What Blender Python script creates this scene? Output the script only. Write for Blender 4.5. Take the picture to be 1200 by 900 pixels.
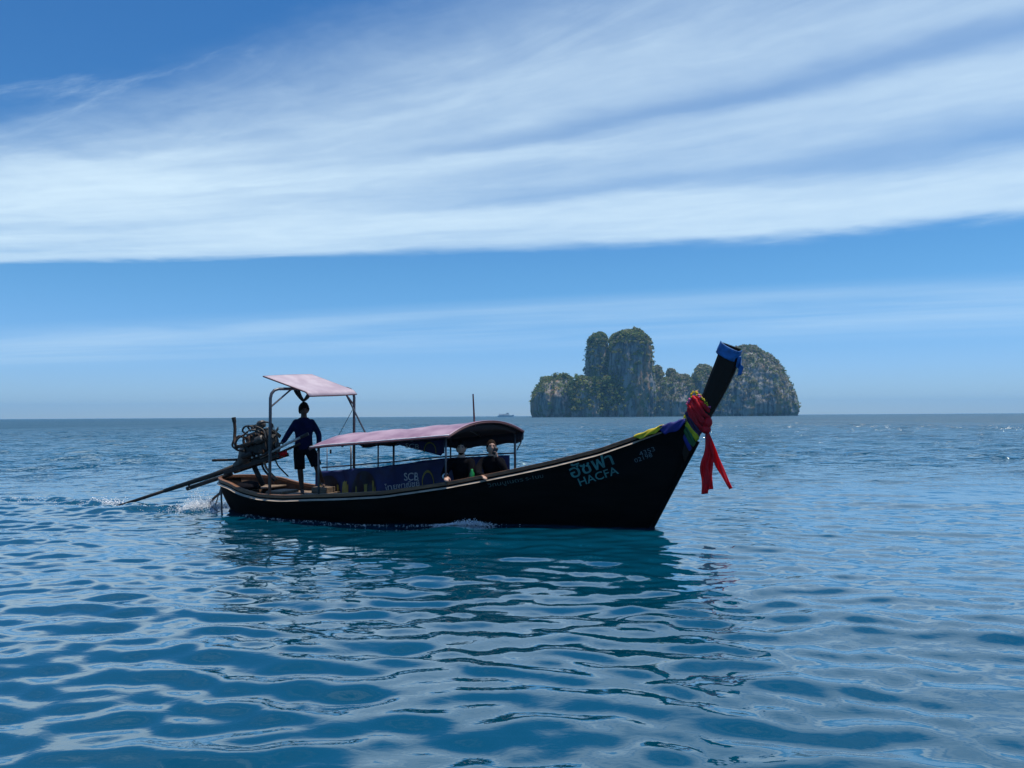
import bpy, bmesh, math, random
import numpy as np
from mathutils import Vector, Matrix, Euler
from mathutils.bvhtree import BVHTree

for o in list(bpy.data.objects): bpy.data.objects.remove(o, do_unlink=True)
SC = bpy.context.scene
COL = SC.collection
random.seed(7); RNG = np.random.default_rng(11)
R = math.radians

# ------------------------------------------------------------------ camera
EYE = 1.75
cam_d = bpy.data.cameras.new('camera'); cam = bpy.data.objects.new('camera', cam_d); COL.objects.link(cam)
cam_d.sensor_width = 36.0; cam_d.lens = 27.0; cam_d.clip_start = 0.1; cam_d.clip_end = 30000
cam.matrix_world = Matrix.Translation((0, 0, EYE)) @ Matrix.Rotation(math.pi/2 + math.atan(37.5/900), 4, 'X') @ Matrix.Rotation(R(-0.33), 4, 'Z')
SC.camera = cam

# ------------------------------------------------------------------ sun and sky
SUN_EL, SUN_AZ = R(76), R(84)            # azimuth measured from +Y towards +X: almost overhead, a little right and behind the boat
sun_vec = Vector((math.sin(SUN_AZ)*math.cos(SUN_EL), math.cos(SUN_AZ)*math.cos(SUN_EL), math.sin(SUN_EL)))
sd = bpy.data.lights.new('sun', 'SUN'); sd.energy = 4.2; sd.angle = R(0.53); sd.color = (1.0, 0.95, 0.86)
sun = bpy.data.objects.new('sun', sd); COL.objects.link(sun)
sun.rotation_euler = sun_vec.to_track_quat('Z', 'Y').to_euler(); sun.location = (0, 0, 300)

SC.view_settings.view_transform = 'Standard'; SC.view_settings.look = 'None'
SC.view_settings.exposure = 0.28; SC.view_settings.gamma = 1.0; SC.view_settings.use_curve_mapping = False
SC.cycles.use_denoising = True
SC.cycles.max_bounces = 6; SC.cycles.diffuse_bounces = 3; SC.cycles.glossy_bounces = 4
SC.cycles.volume_bounces = 0; SC.cycles.transmission_bounces = 4
SC.cycles.caustics_reflective = False; SC.cycles.caustics_refractive = False
SC.cycles.sample_clamp_indirect = 4.0

class NT:
    """small helper round a node tree"""
    def __init__(s, nt): s.nt = nt; s.n = nt.nodes; s.l = nt.links
    def node(s, typ, **kw):
        nd = s.n.new(typ)
        for k, v in kw.items(): setattr(nd, k, v)
        return nd
    def link(s, a, b): s.l.new(a, b)
    def setin(s, sock, v):
        if hasattr(v, 'is_output'): s.l.new(v, sock)
        else: sock.default_value = v
    def math(s, op, a, b=None, c=None, clamp=False):
        nd = s.node('ShaderNodeMath', operation=op, use_clamp=clamp)
        for i, v in enumerate((a, b, c)):
            if v is not None: s.setin(nd.inputs[i], v)
        return nd.outputs[0]
    def smooth(s, v, lo, hi):
        nd = s.node('ShaderNodeMapRange', interpolation_type='SMOOTHSTEP')
        s.setin(nd.inputs[0], v); nd.inputs[1].default_value = lo; nd.inputs[2].default_value = hi
        nd.inputs[3].default_value = 0; nd.inputs[4].default_value = 1
        return nd.outputs[0]
    def combine(s, x, y, z):
        nd = s.node('ShaderNodeCombineXYZ')
        for i, v in enumerate((x, y, z)): s.setin(nd.inputs[i], v)
        return nd.outputs[0]
    def noise(s, vec, scale, detail=4, rough=0.55, dist=0.0, lac=2.0):
        nd = s.node('ShaderNodeTexNoise'); s.link(vec, nd.inputs['Vector'])
        nd.inputs['Scale'].default_value = scale; nd.inputs['Detail'].default_value = detail
        nd.inputs['Roughness'].default_value = rough; nd.inputs['Distortion'].default_value = dist
        nd.inputs['Lacunarity'].default_value = lac
        return nd.outputs[0]
    def mix(s, f, a, b, mode='MIX'):
        nd = s.node('ShaderNodeMix', data_type='RGBA', blend_type=mode)
        s.setin(nd.inputs[0], f)
        for i, v in ((6, a), (7, b)):
            if hasattr(v, 'is_output'): s.l.new(v, nd.inputs[i])
            else: nd.inputs[i].default_value = (*v[:3], 1)
        return nd.outputs[2]

world = bpy.data.worlds.new('World'); SC.world = world; world.use_nodes = True
w = NT(world.node_tree); w.n.clear()
sky = w.node('ShaderNodeTexSky', sky_type='NISHITA', sun_disc=False, sun_elevation=SUN_EL, sun_rotation=SUN_AZ,
             altitude=0.0, air_density=1.0, dust_density=0.0, ozone_density=2.5)
tc = w.node('ShaderNodeTexCoord')
sx = w.node('ShaderNodeSeparateXYZ'); w.link(tc.outputs['Generated'], sx.inputs[0])
zc = w.math('MAXIMUM', sx.outputs[2], 0.03)
cu = w.math('DIVIDE', sx.outputs[0], zc)           # where the sight line meets a flat cirrus layer
cv = w.math('DIVIDE', sx.outputs[1], zc)
kk = w.math('MULTIPLY_ADD', w.math('SUBTRACT', 4.5, cv), 0.17, 0.16)
kk = w.math('MINIMUM', w.math('MAXIMUM', kk, 0.07), 0.65)
cw = w.math('MULTIPLY_ADD', cu, kk, cv)            # coordinate across the fanned streaks
edge_n = w.noise(w.combine(w.math('MULTIPLY', cu, 0.55), w.math('MULTIPLY', cv, 0.8), 0.0), 1.0, 5, 0.6)
cwn = w.math('MULTIPLY_ADD', w.math('SUBTRACT', edge_n, 0.5), 0.55, cw)
streak = w.noise(w.combine(w.math('MULTIPLY', cu, 0.24), w.math('MULTIPLY', cwn, 1.15), 3.1), 1.0, 5, 0.52, 0.25)
fine = w.noise(w.combine(w.math('MULTIPLY', cu, 1.8), w.math('MULTIPLY', cw, 4.2), 7.7), 1.0, 6, 0.6, 0.8)
mott = w.noise(w.combine(w.math('MULTIPLY', cu, 5.0), w.math('MULTIPLY', cv, 5.0), 2.2), 1.0, 5, 0.6, 0.4)
cwe = w.math('MULTIPLY_ADD', w.math('SUBTRACT', fine, 0.5), 0.24, w.math('MULTIPLY_ADD', w.math('SUBTRACT', mott, 0.5), 0.14, cwn))
band = w.math('MULTIPLY', w.smooth(cwe, 1.45, 2.4), w.math('SUBTRACT', 1.0, w.smooth(cwe, 4.40, 4.74)))
tex = w.math('ADD', w.math('MULTIPLY', w.smooth(streak, 0.28, 0.68), 0.70), w.math('ADD', w.math('MULTIPLY', w.smooth(fine, 0.25, 0.8), 0.18), w.math('MULTIPLY', w.smooth(mott, 0.25, 0.75), 0.08)))
def gauss(v, c, wd): return w.math('EXPONENT', w.math('MULTIPLY', w.math('POWER', w.math('DIVIDE', w.math('SUBTRACT', v, c), wd), 2.0), -1.0))
cwl = w.math('MULTIPLY_ADD', w.math('SUBTRACT', streak, 0.5), 0.5, cwn)
lanes = w.math('ADD', w.math('MULTIPLY', gauss(cwl, 2.72, 0.15), 0.62), w.math('MULTIPLY', gauss(cwl, 3.52, 0.22), 0.55))
lanes = w.math('MULTIPLY', lanes, w.smooth(cu, -1.5, 0.7))
dens = w.math('MULTIPLY', w.math('MULTIPLY', band, w.math('MULTIPLY_ADD', tex, 0.66, 0.37)), w.math('SUBTRACT', 1.0, lanes))
c2 = w.math('MULTIPLY_ADD', cu, 0.31, cv)          # thin second sheet farther out
n2 = w.noise(w.combine(w.math('MULTIPLY', cu, 0.16), w.math('MULTIPLY', c2, 0.6), 1.3), 1.0, 6, 0.6, 0.3)
band2 = w.math('MULTIPLY', w.smooth(c2, 6.3, 7.6), w.math('SUBTRACT', 1.0, w.smooth(c2, 8.6, 13.0)))
dens = w.math('MULTIPLY', dens, w.math('SUBTRACT', 1.0, w.math('MULTIPLY', w.smooth(cwn, 3.4, 4.3), 0.16)))
dens = w.math('ADD', dens, w.math('MULTIPLY', band2, w.math('MULTIPLY_ADD', w.smooth(n2, 0.3, 0.7), 0.34, 0.06)))
wisp = w.noise(w.combine(w.math('MULTIPLY', cu, 0.9), w.math('MULTIPLY', cw, 2.4), 9.3), 1.0, 7, 0.62, 0.5)
dens = w.math('ADD', dens, w.math('MULTIPLY', w.smooth(wisp, 0.52, 0.80), w.math('MULTIPLY', w.math('SUBTRACT', 1.0, w.smooth(cwn, 1.4, 2.6)), 0.5)))
veil = w.math('MULTIPLY', w.math('SUBTRACT', 1.0, w.smooth(cw, 0.35, 1.15)), w.math('MULTIPLY_ADD', w.smooth(wisp, 0.4, 0.75), 0.22, 0.0))
dens = w.math('ADD', dens, veil)
dens = w.math('MULTIPLY', dens, w.smooth(sx.outputs[2], 0.015, 0.07))
dens = w.math('MINIMUM', dens, 0.93)
hs = w.node('ShaderNodeHueSaturation'); hs.inputs['Saturation'].default_value = 1.25; hs.inputs['Value'].default_value = 1.0
w.link(sky.outputs[0], hs.inputs['Color'])
tint = w.mix(1.0, hs.outputs[0], w.mix(w.smooth(sx.outputs[2], 0.0, 0.20), (0.56, 0.76, 1.28), (0.68, 0.98, 1.15)), 'MULTIPLY')
skycol = w.mix(dens, tint, (6.7, 8.5, 9.8))
bg = w.node('ShaderNodeBackground'); w.link(skycol, bg.inputs[0]); bg.inputs[1].default_value = 0.088
out = w.node('ShaderNodeOutputWorld'); w.link(bg.outputs[0], out.inputs[0])

# ------------------------------------------------------------------ materials
def mat(name, col, rough=0.6, var=0.25, scale=6.0, bump=0.0, bscale=40.0, metal=0.0, coat=0.0, spec=0.5, stretch=(1, 1, 1), col2=None, trans=0.0):
    m = bpy.data.materials.new(name); m.use_nodes = True
    t = NT(m.node_tree); b = t.n['Principled BSDF']; o = t.n['Material Output']
    tcd = t.node('ShaderNodeTexCoord'); mp = t.node('ShaderNodeMapping'); mp.inputs['Scale'].default_value = stretch
    t.link(tcd.outputs['Object'], mp.inputs[0])
    nz = t.noise(mp.outputs[0], scale, 6, 0.6, 0.2)
    c2 = col2 if col2 else tuple(c*(1-var) for c in col)
    c1 = tuple(min(1, c*(1+var*0.6)) for c in col)
    f = t.smooth(nz, 0.3, 0.7)
    t.link(t.mix(f, c2, c1), b.inputs['Base Color'])
    rr = t.math('MULTIPLY_ADD', nz, 0.25, rough-0.125, clamp=True); t.link(rr, b.inputs['Roughness'])
    b.inputs['Metallic'].default_value = metal; b.inputs['Coat Weight'].default_value = coat
    b.inputs['Specular IOR Level'].default_value = spec
    if bump > 0:
        bn = t.node('ShaderNodeBump'); bn.inputs['Strength'].default_value = 0.6; bn.inputs['Distance'].default_value = bump
        t.link(t.noise(mp.outputs[0], bscale, 5, 0.6), bn.inputs['Height']); t.link(bn.outputs[0], b.inputs['Normal'])
    if trans > 0:
        tr = t.node('ShaderNodeBsdfTranslucent'); tr.inputs[0].default_value = (*c1, 1)
        mx = t.node('ShaderNodeMixShader'); mx.inputs[0].default_value = trans
        t.link(b.outputs[0], mx.inputs[1]); t.link(tr.outputs[0], mx.inputs[2]); t.link(mx.outputs[0], o.inputs[0])
    return m

M = {}
M['hull'] = mat('hull_black_paint', (0.0045, 0.004, 0.004), 0.75, 0.5, 2.5, 0.004, 18, spec=0.06, stretch=(0.4, 1, 3))
M['gunwale'] = mat('gunwale_wood', (0.18, 0.08, 0.036), 0.5, 0.45, 9, 0.003, 50, stretch=(0.3, 3, 3))
M['rub'] = mat('rub_strip_paint', (0.44, 0.35, 0.27), 0.65, 0.4, 8, stretch=(0.5, 3, 3))
M['deck'] = mat('deck_planks', (0.20, 0.14, 0.095), 0.7, 0.4, 8, 0.003, 60, stretch=(0.4, 4, 4))
M['inner'] = mat('inner_hull_wood', (0.075, 0.036, 0.018), 0.65, 0.4, 6, 0.003, 40, stretch=(0.4, 2, 2))
M['prow'] = mat('prow_varnished_wood', (0.010, 0.005, 0.0025), 0.55, 0.5, 7, 0.002, 50, spec=0.2, stretch=(2, 2, 0.4))
M['endgrain'] = mat('prow_end_grain', (0.55, 0.38, 0.20), 0.7, 0.3, 30)
M['waterline'] = mat('waterline_paint', (0.02, 0.035, 0.03), 0.6, 0.4, 5)
M['steel'] = mat('painted_steel_tube', (0.10, 0.10, 0.11), 0.4, 0.3, 20, metal=0.5)
M['roof'] = mat('roof_tarp_pink', (0.36, 0.25, 0.31), 0.55, 0.15, 2.2, 0.010, 6, col2=(0.21, 0.115, 0.175))
M['awning'] = mat('awning_tarp', (0.44, 0.375, 0.41), 0.55, 0.1, 2.0, 0.008, 8, col2=(0.33, 0.255, 0.30))
M['trim'] = mat('tarp_binding', (0.09, 0.03, 0.035), 0.6, 0.3, 20)
M['hem'] = mat('tarp_hem_white', (0.80, 0.74, 0.74), 0.5, 0.15, 12)
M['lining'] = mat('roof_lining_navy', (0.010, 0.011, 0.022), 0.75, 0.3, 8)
M['tarp'] = mat('banner_navy', (0.013, 0.022, 0.12), 0.6, 0.35, 4, 0.006, 7, trans=0.06)
M['tarp_dark'] = mat('banner_print_dark', (0.006, 0.007, 0.022), 0.5, 0.3, 10)
M['print_white'] = mat('banner_print_white', (0.55, 0.56, 0.60), 0.5, 0.1, 10)
M['print_gold'] = mat('banner_print_gold', (0.34, 0.27, 0.05), 0.5, 0.25, 15)
M['paint_teal'] = mat('lettering_teal', (0.032, 0.15, 0.145), 0.6, 0.35, 9)
M['paint_faint'] = mat('lettering_worn', (0.035, 0.075, 0.075), 0.7, 0.5, 14)
M['paint_grey'] = mat('lettering_grey', (0.07, 0.10, 0.115), 0.7, 0.4, 14)
M['iron'] = mat('engine_iron', (0.020, 0.017, 0.015), 0.6, 0.6, 14, 0.003, 50, metal=0.3)
M['alloy'] = mat('engine_alloy', (0.09, 0.082, 0.075), 0.55, 0.5, 18, 0.002, 60, metal=0.6)
M['rust'] = mat('rusty_steel', (0.045, 0.022, 0.012), 0.75, 0.6, 16, 0.003, 60)
M['rubber'] = mat('black_rubber', (0.012, 0.012, 0.012), 0.6, 0.3, 10)
M['bright'] = mat('worn_bright_steel', (0.45, 0.43, 0.40), 0.4, 0.4, 20, metal=0.7)
M['red'] = mat('red_ribbon', (0.80, 0.014, 0.03), 0.6, 0.25, 14, 0.004, 30, trans=0.5)
M['yellow'] = mat('yellow_ribbon', (0.72, 0.56, 0.02), 0.6, 0.2, 14, 0.004, 30, trans=0.25)
M['green'] = mat('green_ribbon', (0.02, 0.11, 0.03), 0.6, 0.3, 14, 0.004, 30, trans=0.2)
M['blue'] = mat('blue_ribbon', (0.008, 0.015, 0.20), 0.6, 0.3, 14, 0.004, 30, trans=0.2)
M['purple'] = mat('purple_ribbon', (0.035, 0.006, 0.06), 0.6, 0.3, 14, 0.004, 30, trans=0.2)
M['skyblue'] = mat('light_blue_cloth', (0.03, 0.17, 0.46), 0.6, 0.45, 10, 0.004, 30, trans=0.25)
M['pink'] = mat('pink_flower', (0.62, 0.10, 0.25), 0.7, 0.3, 30)
M['skin_dark'] = mat('skin_tanned', (0.060, 0.030, 0.020), 0.6, 0.15, 12)
M['skin_light'] = mat('skin_fair', (0.42, 0.24, 0.17), 0.5, 0.1, 12)
M['hair'] = mat('dark_hair', (0.006, 0.005, 0.0045), 0.85, 0.3, 40, 0.004, 90, spec=0.1)
M['hair_brown'] = mat('brown_hair', (0.018, 0.010, 0.006), 0.85, 0.3, 40, 0.004, 90, spec=0.1)
M['navy_shirt'] = mat('navy_shirt', (0.005, 0.008, 0.040), 0.85, 0.3, 9, 0.004, 18, spec=0.08)
M['dark_shorts'] = mat('dark_shorts', (0.007, 0.007, 0.010), 0.9, 0.3, 9, 0.004, 18, spec=0.05)
M['black_shirt'] = mat('black_shirt', (0.005, 0.005, 0.007), 0.95, 0.3, 9, 0.004, 18, spec=0.05)
M['white_cloth'] = mat('white_sleeve_cuff', (0.6, 0.6, 0.6), 0.7, 0.1, 9)
M['foam'] = mat('white_foam', (0.86, 0.88, 0.90), 0.6, 0.06, 10)
M['ship'] = mat('ship_white', (0.55, 0.58, 0.62), 0.5, 0.1, 0.3)
M['ship_dark'] = mat('ship_glass', (0.05, 0.06, 0.08), 0.3, 0.2, 0.3)
M['rope'] = mat('hemp_rope', (0.40, 0.33, 0.22), 0.8, 0.3, 30)
M['glassgreen'] = mat('green_bottle', (0.02, 0.22, 0.06), 0.2, 0.2, 10)

# ------------------------------------------------------------------ mesh helpers
class MB:
    def __init__(s): s.v = []; s.f = []; s.mi = []
    def add(s, vs, fs, mi=0):
        b = len(s.v); s.v += [tuple(map(float, q)) for q in vs]; s.f += [tuple(b+i for i in q) for q in fs]; s.mi += [mi]*len(fs); return s
    def box(s, c, d, rot=None, mi=0):
        vs = []
        for z in (-.5, .5):
            for y in (-.5, .5):
                for x in (-.5, .5):
                    p = Vector((x*d[0], y*d[1], z*d[2]))
                    if rot is not None: p = rot @ p
                    vs.append(p + Vector(c))
        return s.add(vs, [(0, 2, 3, 1), (4, 5, 7, 6), (0, 1, 5, 4), (2, 6, 7, 3), (0, 4, 6, 2), (1, 3, 7, 5)], mi)
    def loft(s, rings, closed=True, cap=True, mi=0):
        n = len(rings[0]); vs = [p for r in rings for p in r]; fs = []
        for i in range(len(rings)-1):
            for j in range(n if closed else n-1):
                k = (j+1) % n; fs.append((i*n+j, i*n+k, (i+1)*n+k, (i+1)*n+j))
        if cap and closed:
            fs.append(tuple(range(n-1, -1, -1))); fs.append(tuple((len(rings)-1)*n+j for j in range(n)))
        return s.add(vs, fs, mi)
    def tube(s, pts, rad, n=8, flat=(1, 1), up=(0, 0, 1), cap=True, mi=0, round_ends=False):
        P = [Vector(p) for p in pts]
        if not hasattr(rad, '__len__'): rad = [rad]*len(P)
        rad = list(rad)
        if round_ends:
            d0 = (P[0]-P[1]).normalized(); d1 = (P[-1]-P[-2]).normalized()
            P = [P[0]+d0*rad[0]*.95, P[0]+d0*rad[0]*.6] + P + [P[-1]+d1*rad[-1]*.6, P[-1]+d1*rad[-1]*.95]
            rad = [rad[0]*.3, rad[0]*.8] + rad + [rad[-1]*.8, rad[-1]*.3]
        rings = []; upv = Vector(up); prev = None
        for i, p in enumerate(P):
            t = (P[min(i+1, len(P)-1)] - P[max(i-1, 0)])
            t = t.normalized() if t.length > 1e-9 else Vector((0, 0, 1))
            if prev is None:
                a = t.cross(upv)
                if a.length < 0.05: a = t.cross(Vector((0, 1, 0)))
                if a.length < 0.05: a = t.cross(Vector((1, 0, 0)))
            else: a = prev - t*prev.dot(t)
            a.normalize(); prev = a; b = t.cross(a)
            rings.append([p + (a*math.cos(2*math.pi*k/n)*flat[0] + b*math.sin(2*math.pi*k/n)*flat[1])*rad[i] for k in range(n)])
        return s.loft(rings, True, cap, mi)
    def ball(s, c, r, nu=10, nv=7, mi=0, rot=None):
        if not hasattr(r, '__len__'): r = (r, r, r)
        rings = []
        for i in range(1, nv):
            ph = -math.pi/2 + math.pi*i/nv
            ring = []
            for k in range(nu):
                a = 2*math.pi*k/nu; q = Vector((r[0]*math.cos(ph)*math.cos(a), r[1]*math.cos(ph)*math.sin(a), r[2]*math.sin(ph)))
                if rot is not None: q = rot @ q
                ring.append(q + Vector(c))
            rings.append(ring)
        b = len(s.v); s.loft(rings, True, False, mi)
        lo = Vector((0, 0, -r[2])); hi = Vector((0, 0, r[2]))
        if rot is not None: lo = rot @ lo; hi = rot @ hi
        s.v += [tuple(lo+Vector(c)), tuple(hi+Vector(c))]; L = len(s.v)
        for k in range(nu):
            s.f.append((b+(k+1) % nu, b+k, L-2)); s.f.append((b+(nv-2)*nu+k, b+(nv-2)*nu+(k+1) % nu, L-1)); s.mi += [mi, mi]
        return s
    def mesh(s, name, mats, smooth):
        me = bpy.data.meshes.new(name); me.from_pydata(s.v, [], s.f); me.update()
        for m in (mats if isinstance(mats, (list, tuple)) else [mats]): me.materials.append(m)
        if any(s.mi): me.polygons.foreach_set('material_index', s.mi)
        if smooth: me.polygons.foreach_set('use_smooth', [True]*len(me.polygons))
        return me
    def build(s, name, mats, parent=None, smooth=False, bevel=0.0, seg=2):
        o = bpy.data.objects.new(name, s.mesh(name, mats, smooth)); COL.objects.link(o); o.parent = parent
        if bevel > 0:
            b = o.modifiers.new('bevel', 'BEVEL'); b.width = bevel; b.segments = seg; b.limit_method = 'ANGLE'; b.angle_limit = R(40)
        return o

def tag(o, label=None, cat=None, group=None, kind=None):
    if label: o['label'] = label
    if cat: o['category'] = cat
    if group: o['group'] = group
    if kind: o['kind'] = kind
    return o
def empty(name, mw, parent=None):
    o = bpy.data.objects.new(name, None); COL.objects.link(o); o.empty_display_size = 0.2; o.matrix_world = mw; return o
def obj_from(name, V, F, m, parent=None, smooth=True):
    me = bpy.data.meshes.new(name); V = np.asarray(V, np.float32); F = np.asarray(F, np.int32)
    me.vertices.add(len(V)); me.vertices.foreach_set('co', V.ravel())
    k = F.shape[1]; me.loops.add(F.size); me.loops.foreach_set('vertex_index', F.ravel())
    me.polygons.add(len(F)); me.polygons.foreach_set('loop_start', np.arange(0, F.size, k, dtype=np.int32))
    me.polygons.foreach_set('use_smooth', np.full(len(F), smooth, bool))
    me.update(calc_edges=True); me.validate()
    if m is not None: me.materials.append(m)
    o = bpy.data.objects.new(name, me); COL.objects.link(o); o.parent = parent
    return o
def curve_pts(P, n):
    """Catmull-Rom through P (any dimension)"""
    P = np.asarray(P, float); Q = np.vstack([2*P[0]-P[1], P, 2*P[-1]-P[-2]]); outp = []
    L = len(P)-1
    for x in np.linspace(0, L-1e-9, n):
        i = int(x); t = x-i; a, b, c, d = Q[i:i+4]
        outp.append(0.5*((2*b)+(c-a)*t+(2*a-5*b+4*c-d)*t*t+(3*b-a-3*c+d)*t**3))
    return np.array(outp)
def vnoise(p, seed=0):
    p = np.asarray(p, float); i = np.floor(p).astype(np.int64); f = p-i; f = f*f*f*(f*(f*6-15)+10)
    def h(a):
        x = (a[:, 0]*374761393 + a[:, 1]*668265263 + a[:, 2]*2147483647 + seed*1274126177) & 0xffffffff
        x = ((x ^ (x >> 13))*1274126177) & 0xffffffff; x = ((x ^ (x >> 16))*2246822519) & 0xffffffff
        return ((x ^ (x >> 15)) & 0xffff)/32767.5-1
    r = 0
    for dx in (0, 1):
        for dy in (0, 1):
            for dz in (0, 1):
                wgt = (f[:, 0] if dx else 1-f[:, 0])*(f[:, 1] if dy else 1-f[:, 1])*(f[:, 2] if dz else 1-f[:, 2])
                r = r + wgt*h(i+np.array([dx, dy, dz]))
    return r
def fbm(p, octv=4, seed=0, gain=0.5):
    r = 0; a = 1.0; p = np.asarray(p, float)
    for k in range(octv): r = r + a*vnoise(p*2.03**k, seed+k*17); a *= gain
    return r

# ------------------------------------------------------------------ the boat's own frame: x forward, -y towards the viewer's side, z up from the waterline
YAW = R(23); U = Vector((math.cos(YAW), -math.sin(YAW), 0)); NRM = Vector((-math.sin(YAW), -math.cos(YAW), 0))
ORG = Vector((-4.764, 14.827, 0))
BOAT = Matrix.Translation(ORG) @ Matrix.Rotation(-YAW, 4, 'Z')
def frame(s, t, z, rz=0.0): return BOAT @ Matrix.Translation((s, -t, z)) @ Matrix.Rotation(rz, 4, 'Z')

SHEER = np.array([(-.93, .12, .565), (-.85, .33, .562), (-.55, .60, .54), (-.16, .74, .49), (.03, .79, .43), (.25, .83, .385), (.67, .89, .335), (1.2, .95, .335),
    (1.57, .965, .36), (2.48, 1.0, .415), (3.3, .97, .48), (4.45, .91, .66), (5.15, .82, .80), (5.6, .74, .895), (6.15, .63, 1.02), (6.8, .47, 1.19), (7.33, .33, 1.38),
    (7.65, .235, 1.51), (8.0, .12, 1.62), (8.12, .07, 1.66)])
def smooth_tab(tab, n):
    x = np.linspace(tab[0, 0], tab[-1, 0], 400); cols = []
    for c in range(1, tab.shape[1]):
        y = np.interp(x, tab[:, 0], tab[:, c]); k = np.array([1, 2, 3, 4, 5, 4, 3, 2, 1.])/25
        for _ in range(2): y = np.convolve(np.pad(y, 4, mode='reflect', reflect_type='odd'), k, 'valid')
        cols.append(y)
    return x, cols
sh_x, (sh_t, sh_z) = smooth_tab(SHEER, 400)
def sheer(s): return float(np.interp(s, sh_x, sh_t)), float(np.interp(s, sh_x, sh_z))
KEEL = np.array([(-.93, -.64, -.02), (-.75, -.56, -.20), (0, 0, -.34), (5, 5, -.36), (6.1, 6.3, -.34), (6.7, 6.95, -.28), (7.05, 7.32, -.16), (7.25, 7.45, -.02), (7.5, 7.62, .26), (7.8, 7.84, .70), (8.0, 8.03, 1.06), (8.12, 8.16, 1.32)])
NST, NSEC = 90, 15
def station(s0, off=0.0, rise=0.0):
    tb, zs = sheer(s0); tb = max(tb-off, 0.012)
    sk = float(np.interp(s0, KEEL[:, 0], KEEL[:, 1])); zk = float(np.interp(s0, KEEL[:, 0], KEEL[:, 2]))+rise
    e = np.interp(s0, [-1.1, 0, 3, 6.5, 8], [1.25, 0.9, 0.8, 1.3, 1.6]); q = np.interp(s0, [-1.1, 0, 3, 6.5, 8], [1.3, 1.2, 1.25, 1.5, 1.6])
    pts = []
    for k in range(NSEC):
        th = (math.pi/2)*k/(NSEC-1); wv = math.sin(th)**q
        pts.append((s0+(sk-s0)*wv, tb*max(math.cos(th), 0)**e, zs+(zk-zs)*wv))
    return pts
boat = empty('longtail_boat', BOAT)
tag(boat, 'long black wooden longtail boat with raised prow and pink roof', 'boat')
st_x = np.concatenate([np.linspace(-.93, -0.75, 8), np.linspace(-0.72, 8.12, NST-8)])
rings = []
for s0 in st_x:
    p = station(s0); rings.append([(a, -b, c) for a, b, c in p] + [(a, b, c) for a, b, c in p[-2::-1]])
hm = MB(); hm.loft(rings, closed=False, cap=False)
n_r = len(rings[0]); hm.add(rings[0], [tuple(range(n_r))])
hull = hm.build('hull', M['hull'], boat, smooth=True)
hull_bvh = BVHTree.FromPolygons([Vector(v) for v in hm.v], [f for f in hm.f])
def hull_t(s, z):
    hit = hull_bvh.ray_cast(Vector((s, -6, z)), Vector((0, 1, 0)))
    return -hit[0].y if hit[0] else sheer(s)[0]
# inner lining, a little inside the shell, stops at the floor
im = MB(); irings = []
for s0 in np.linspace(-0.84, 7.7, 60):
    p = station(s0, 0.035, 0.06)
    irings.append([(a, -b, c-0.004) for a, b, c in p] + [(a, b, c-0.004) for a, b, c in p[-2::-1]])
im.loft(irings, closed=False, cap=False); im.build('inner_lining', M['inner'], boat, smooth=True)
# ribs inside the far side
for s0 in np.arange(-0.3, 7.0, 0.42):
    rb = MB(); p = station(s0, 0.05, 0.07)[:11]
    rb.tube([(a, b, c-0.02) for a, b, c in p], 0.022, 5); rb.build('rib', M['inner'], boat)

def sweep(side, off_t, off_z, hw, hh, s_a, s_b, n=110, slant=False):
    m = MB(); rr = []
    for s0 in np.linspace(s_a, s_b, n):
        t, z = sheer(s0); t = t+off_t; z = z+off_z
        if s0 < -0.9: pass
        e = 1.0
        zo = z-hh*.8 if slant else z+hh
        rr.append([(s0, side*(t-hw), z-hh), (s0, side*(t+hw), z-hh), (s0, side*(t+hw), zo), (s0, side*(t-hw), z+hh)])
    m.loft(rr); return m
for side in (-1, 1):
    sweep(side, -0.032, 0.028, 0.045, 0.028, -.92, 8.08).build('gunwale_rail', M['gunwale'], boat, bevel=0.006)
    sweep(side, 0.022, -0.040, 0.022, 0.014, -.91, 7.72 if side < 0 else 7.9, slant=True).build('rub_strip', M['rub'], boat)
# stern end board and wave-worn waterline stripe
tm = MB(); tm.tube([(-.93, -.13, .59), (-.945, 0, .60), (-.93, .13, .59)], 0.05, 6); tm.build('stern_cap', M['gunwale'], boat, smooth=True)

# floor, stern deck planks, benches
def inner_half(s0, z):
    p = station(s0, 0.05, 0.06); zz = [q[2] for q in p][::-1]; tt = [q[1] for q in p][::-1]
    return float(np.interp(z, zz, tt))
for k in range(13):                                       # stern deck, planks running athwart
    s0 = -0.78+k*0.15; z0 = min(sheer(s0)[1]-0.055, 0.40) if k < 5 else 0.292
    hw = max(sheer(s0)[0]-0.05, 0.2); hw = min(hw, max(sheer(s0+0.14)[0]-0.05, .2)); d = MB(); d.box((s0+0.07, 0, z0-0.012+random.uniform(-.003, .003)), (0.142, 2*hw, 0.024))
    d.build('deck_plank', M['deck'], boat, bevel=0.004)
for k in range(5):                                        # floor boards, running fore and aft
    y0 = -0.52+k*0.26; zf = 0.085+random.uniform(-.004, .004); ok = [q for q in np.arange(.3, 6.4, .05) if inner_half(q, zf-.03) > abs(y0)+.14]
    d = MB(); d.box(((ok[0]+ok[-1])/2, y0, zf), (ok[-1]-ok[0], 0.245, 0.022)); d.build('floor_board', M['deck'], boat, bevel=0.004)
for s0 in (1.62, 2.5, 3.4, 4.35, 4.92, 6.1):
    hw = sheer(s0)[0]-0.10; z0 = np.interp(s0, [1.6, 3.4, 4.35, 4.92, 6.1], [0.13, 0.18, 0.44, 0.46, 0.62]); d = MB()
    hw = min(hw, inner_half(s0-.15, z0-.03)-.02, inner_half(s0+.15, z0-.03)-.02); d.box((s0, 0, z0), (0.30, 2*hw, 0.035)); d.build('bench', M['deck'], boat, bevel=0.006)
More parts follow.
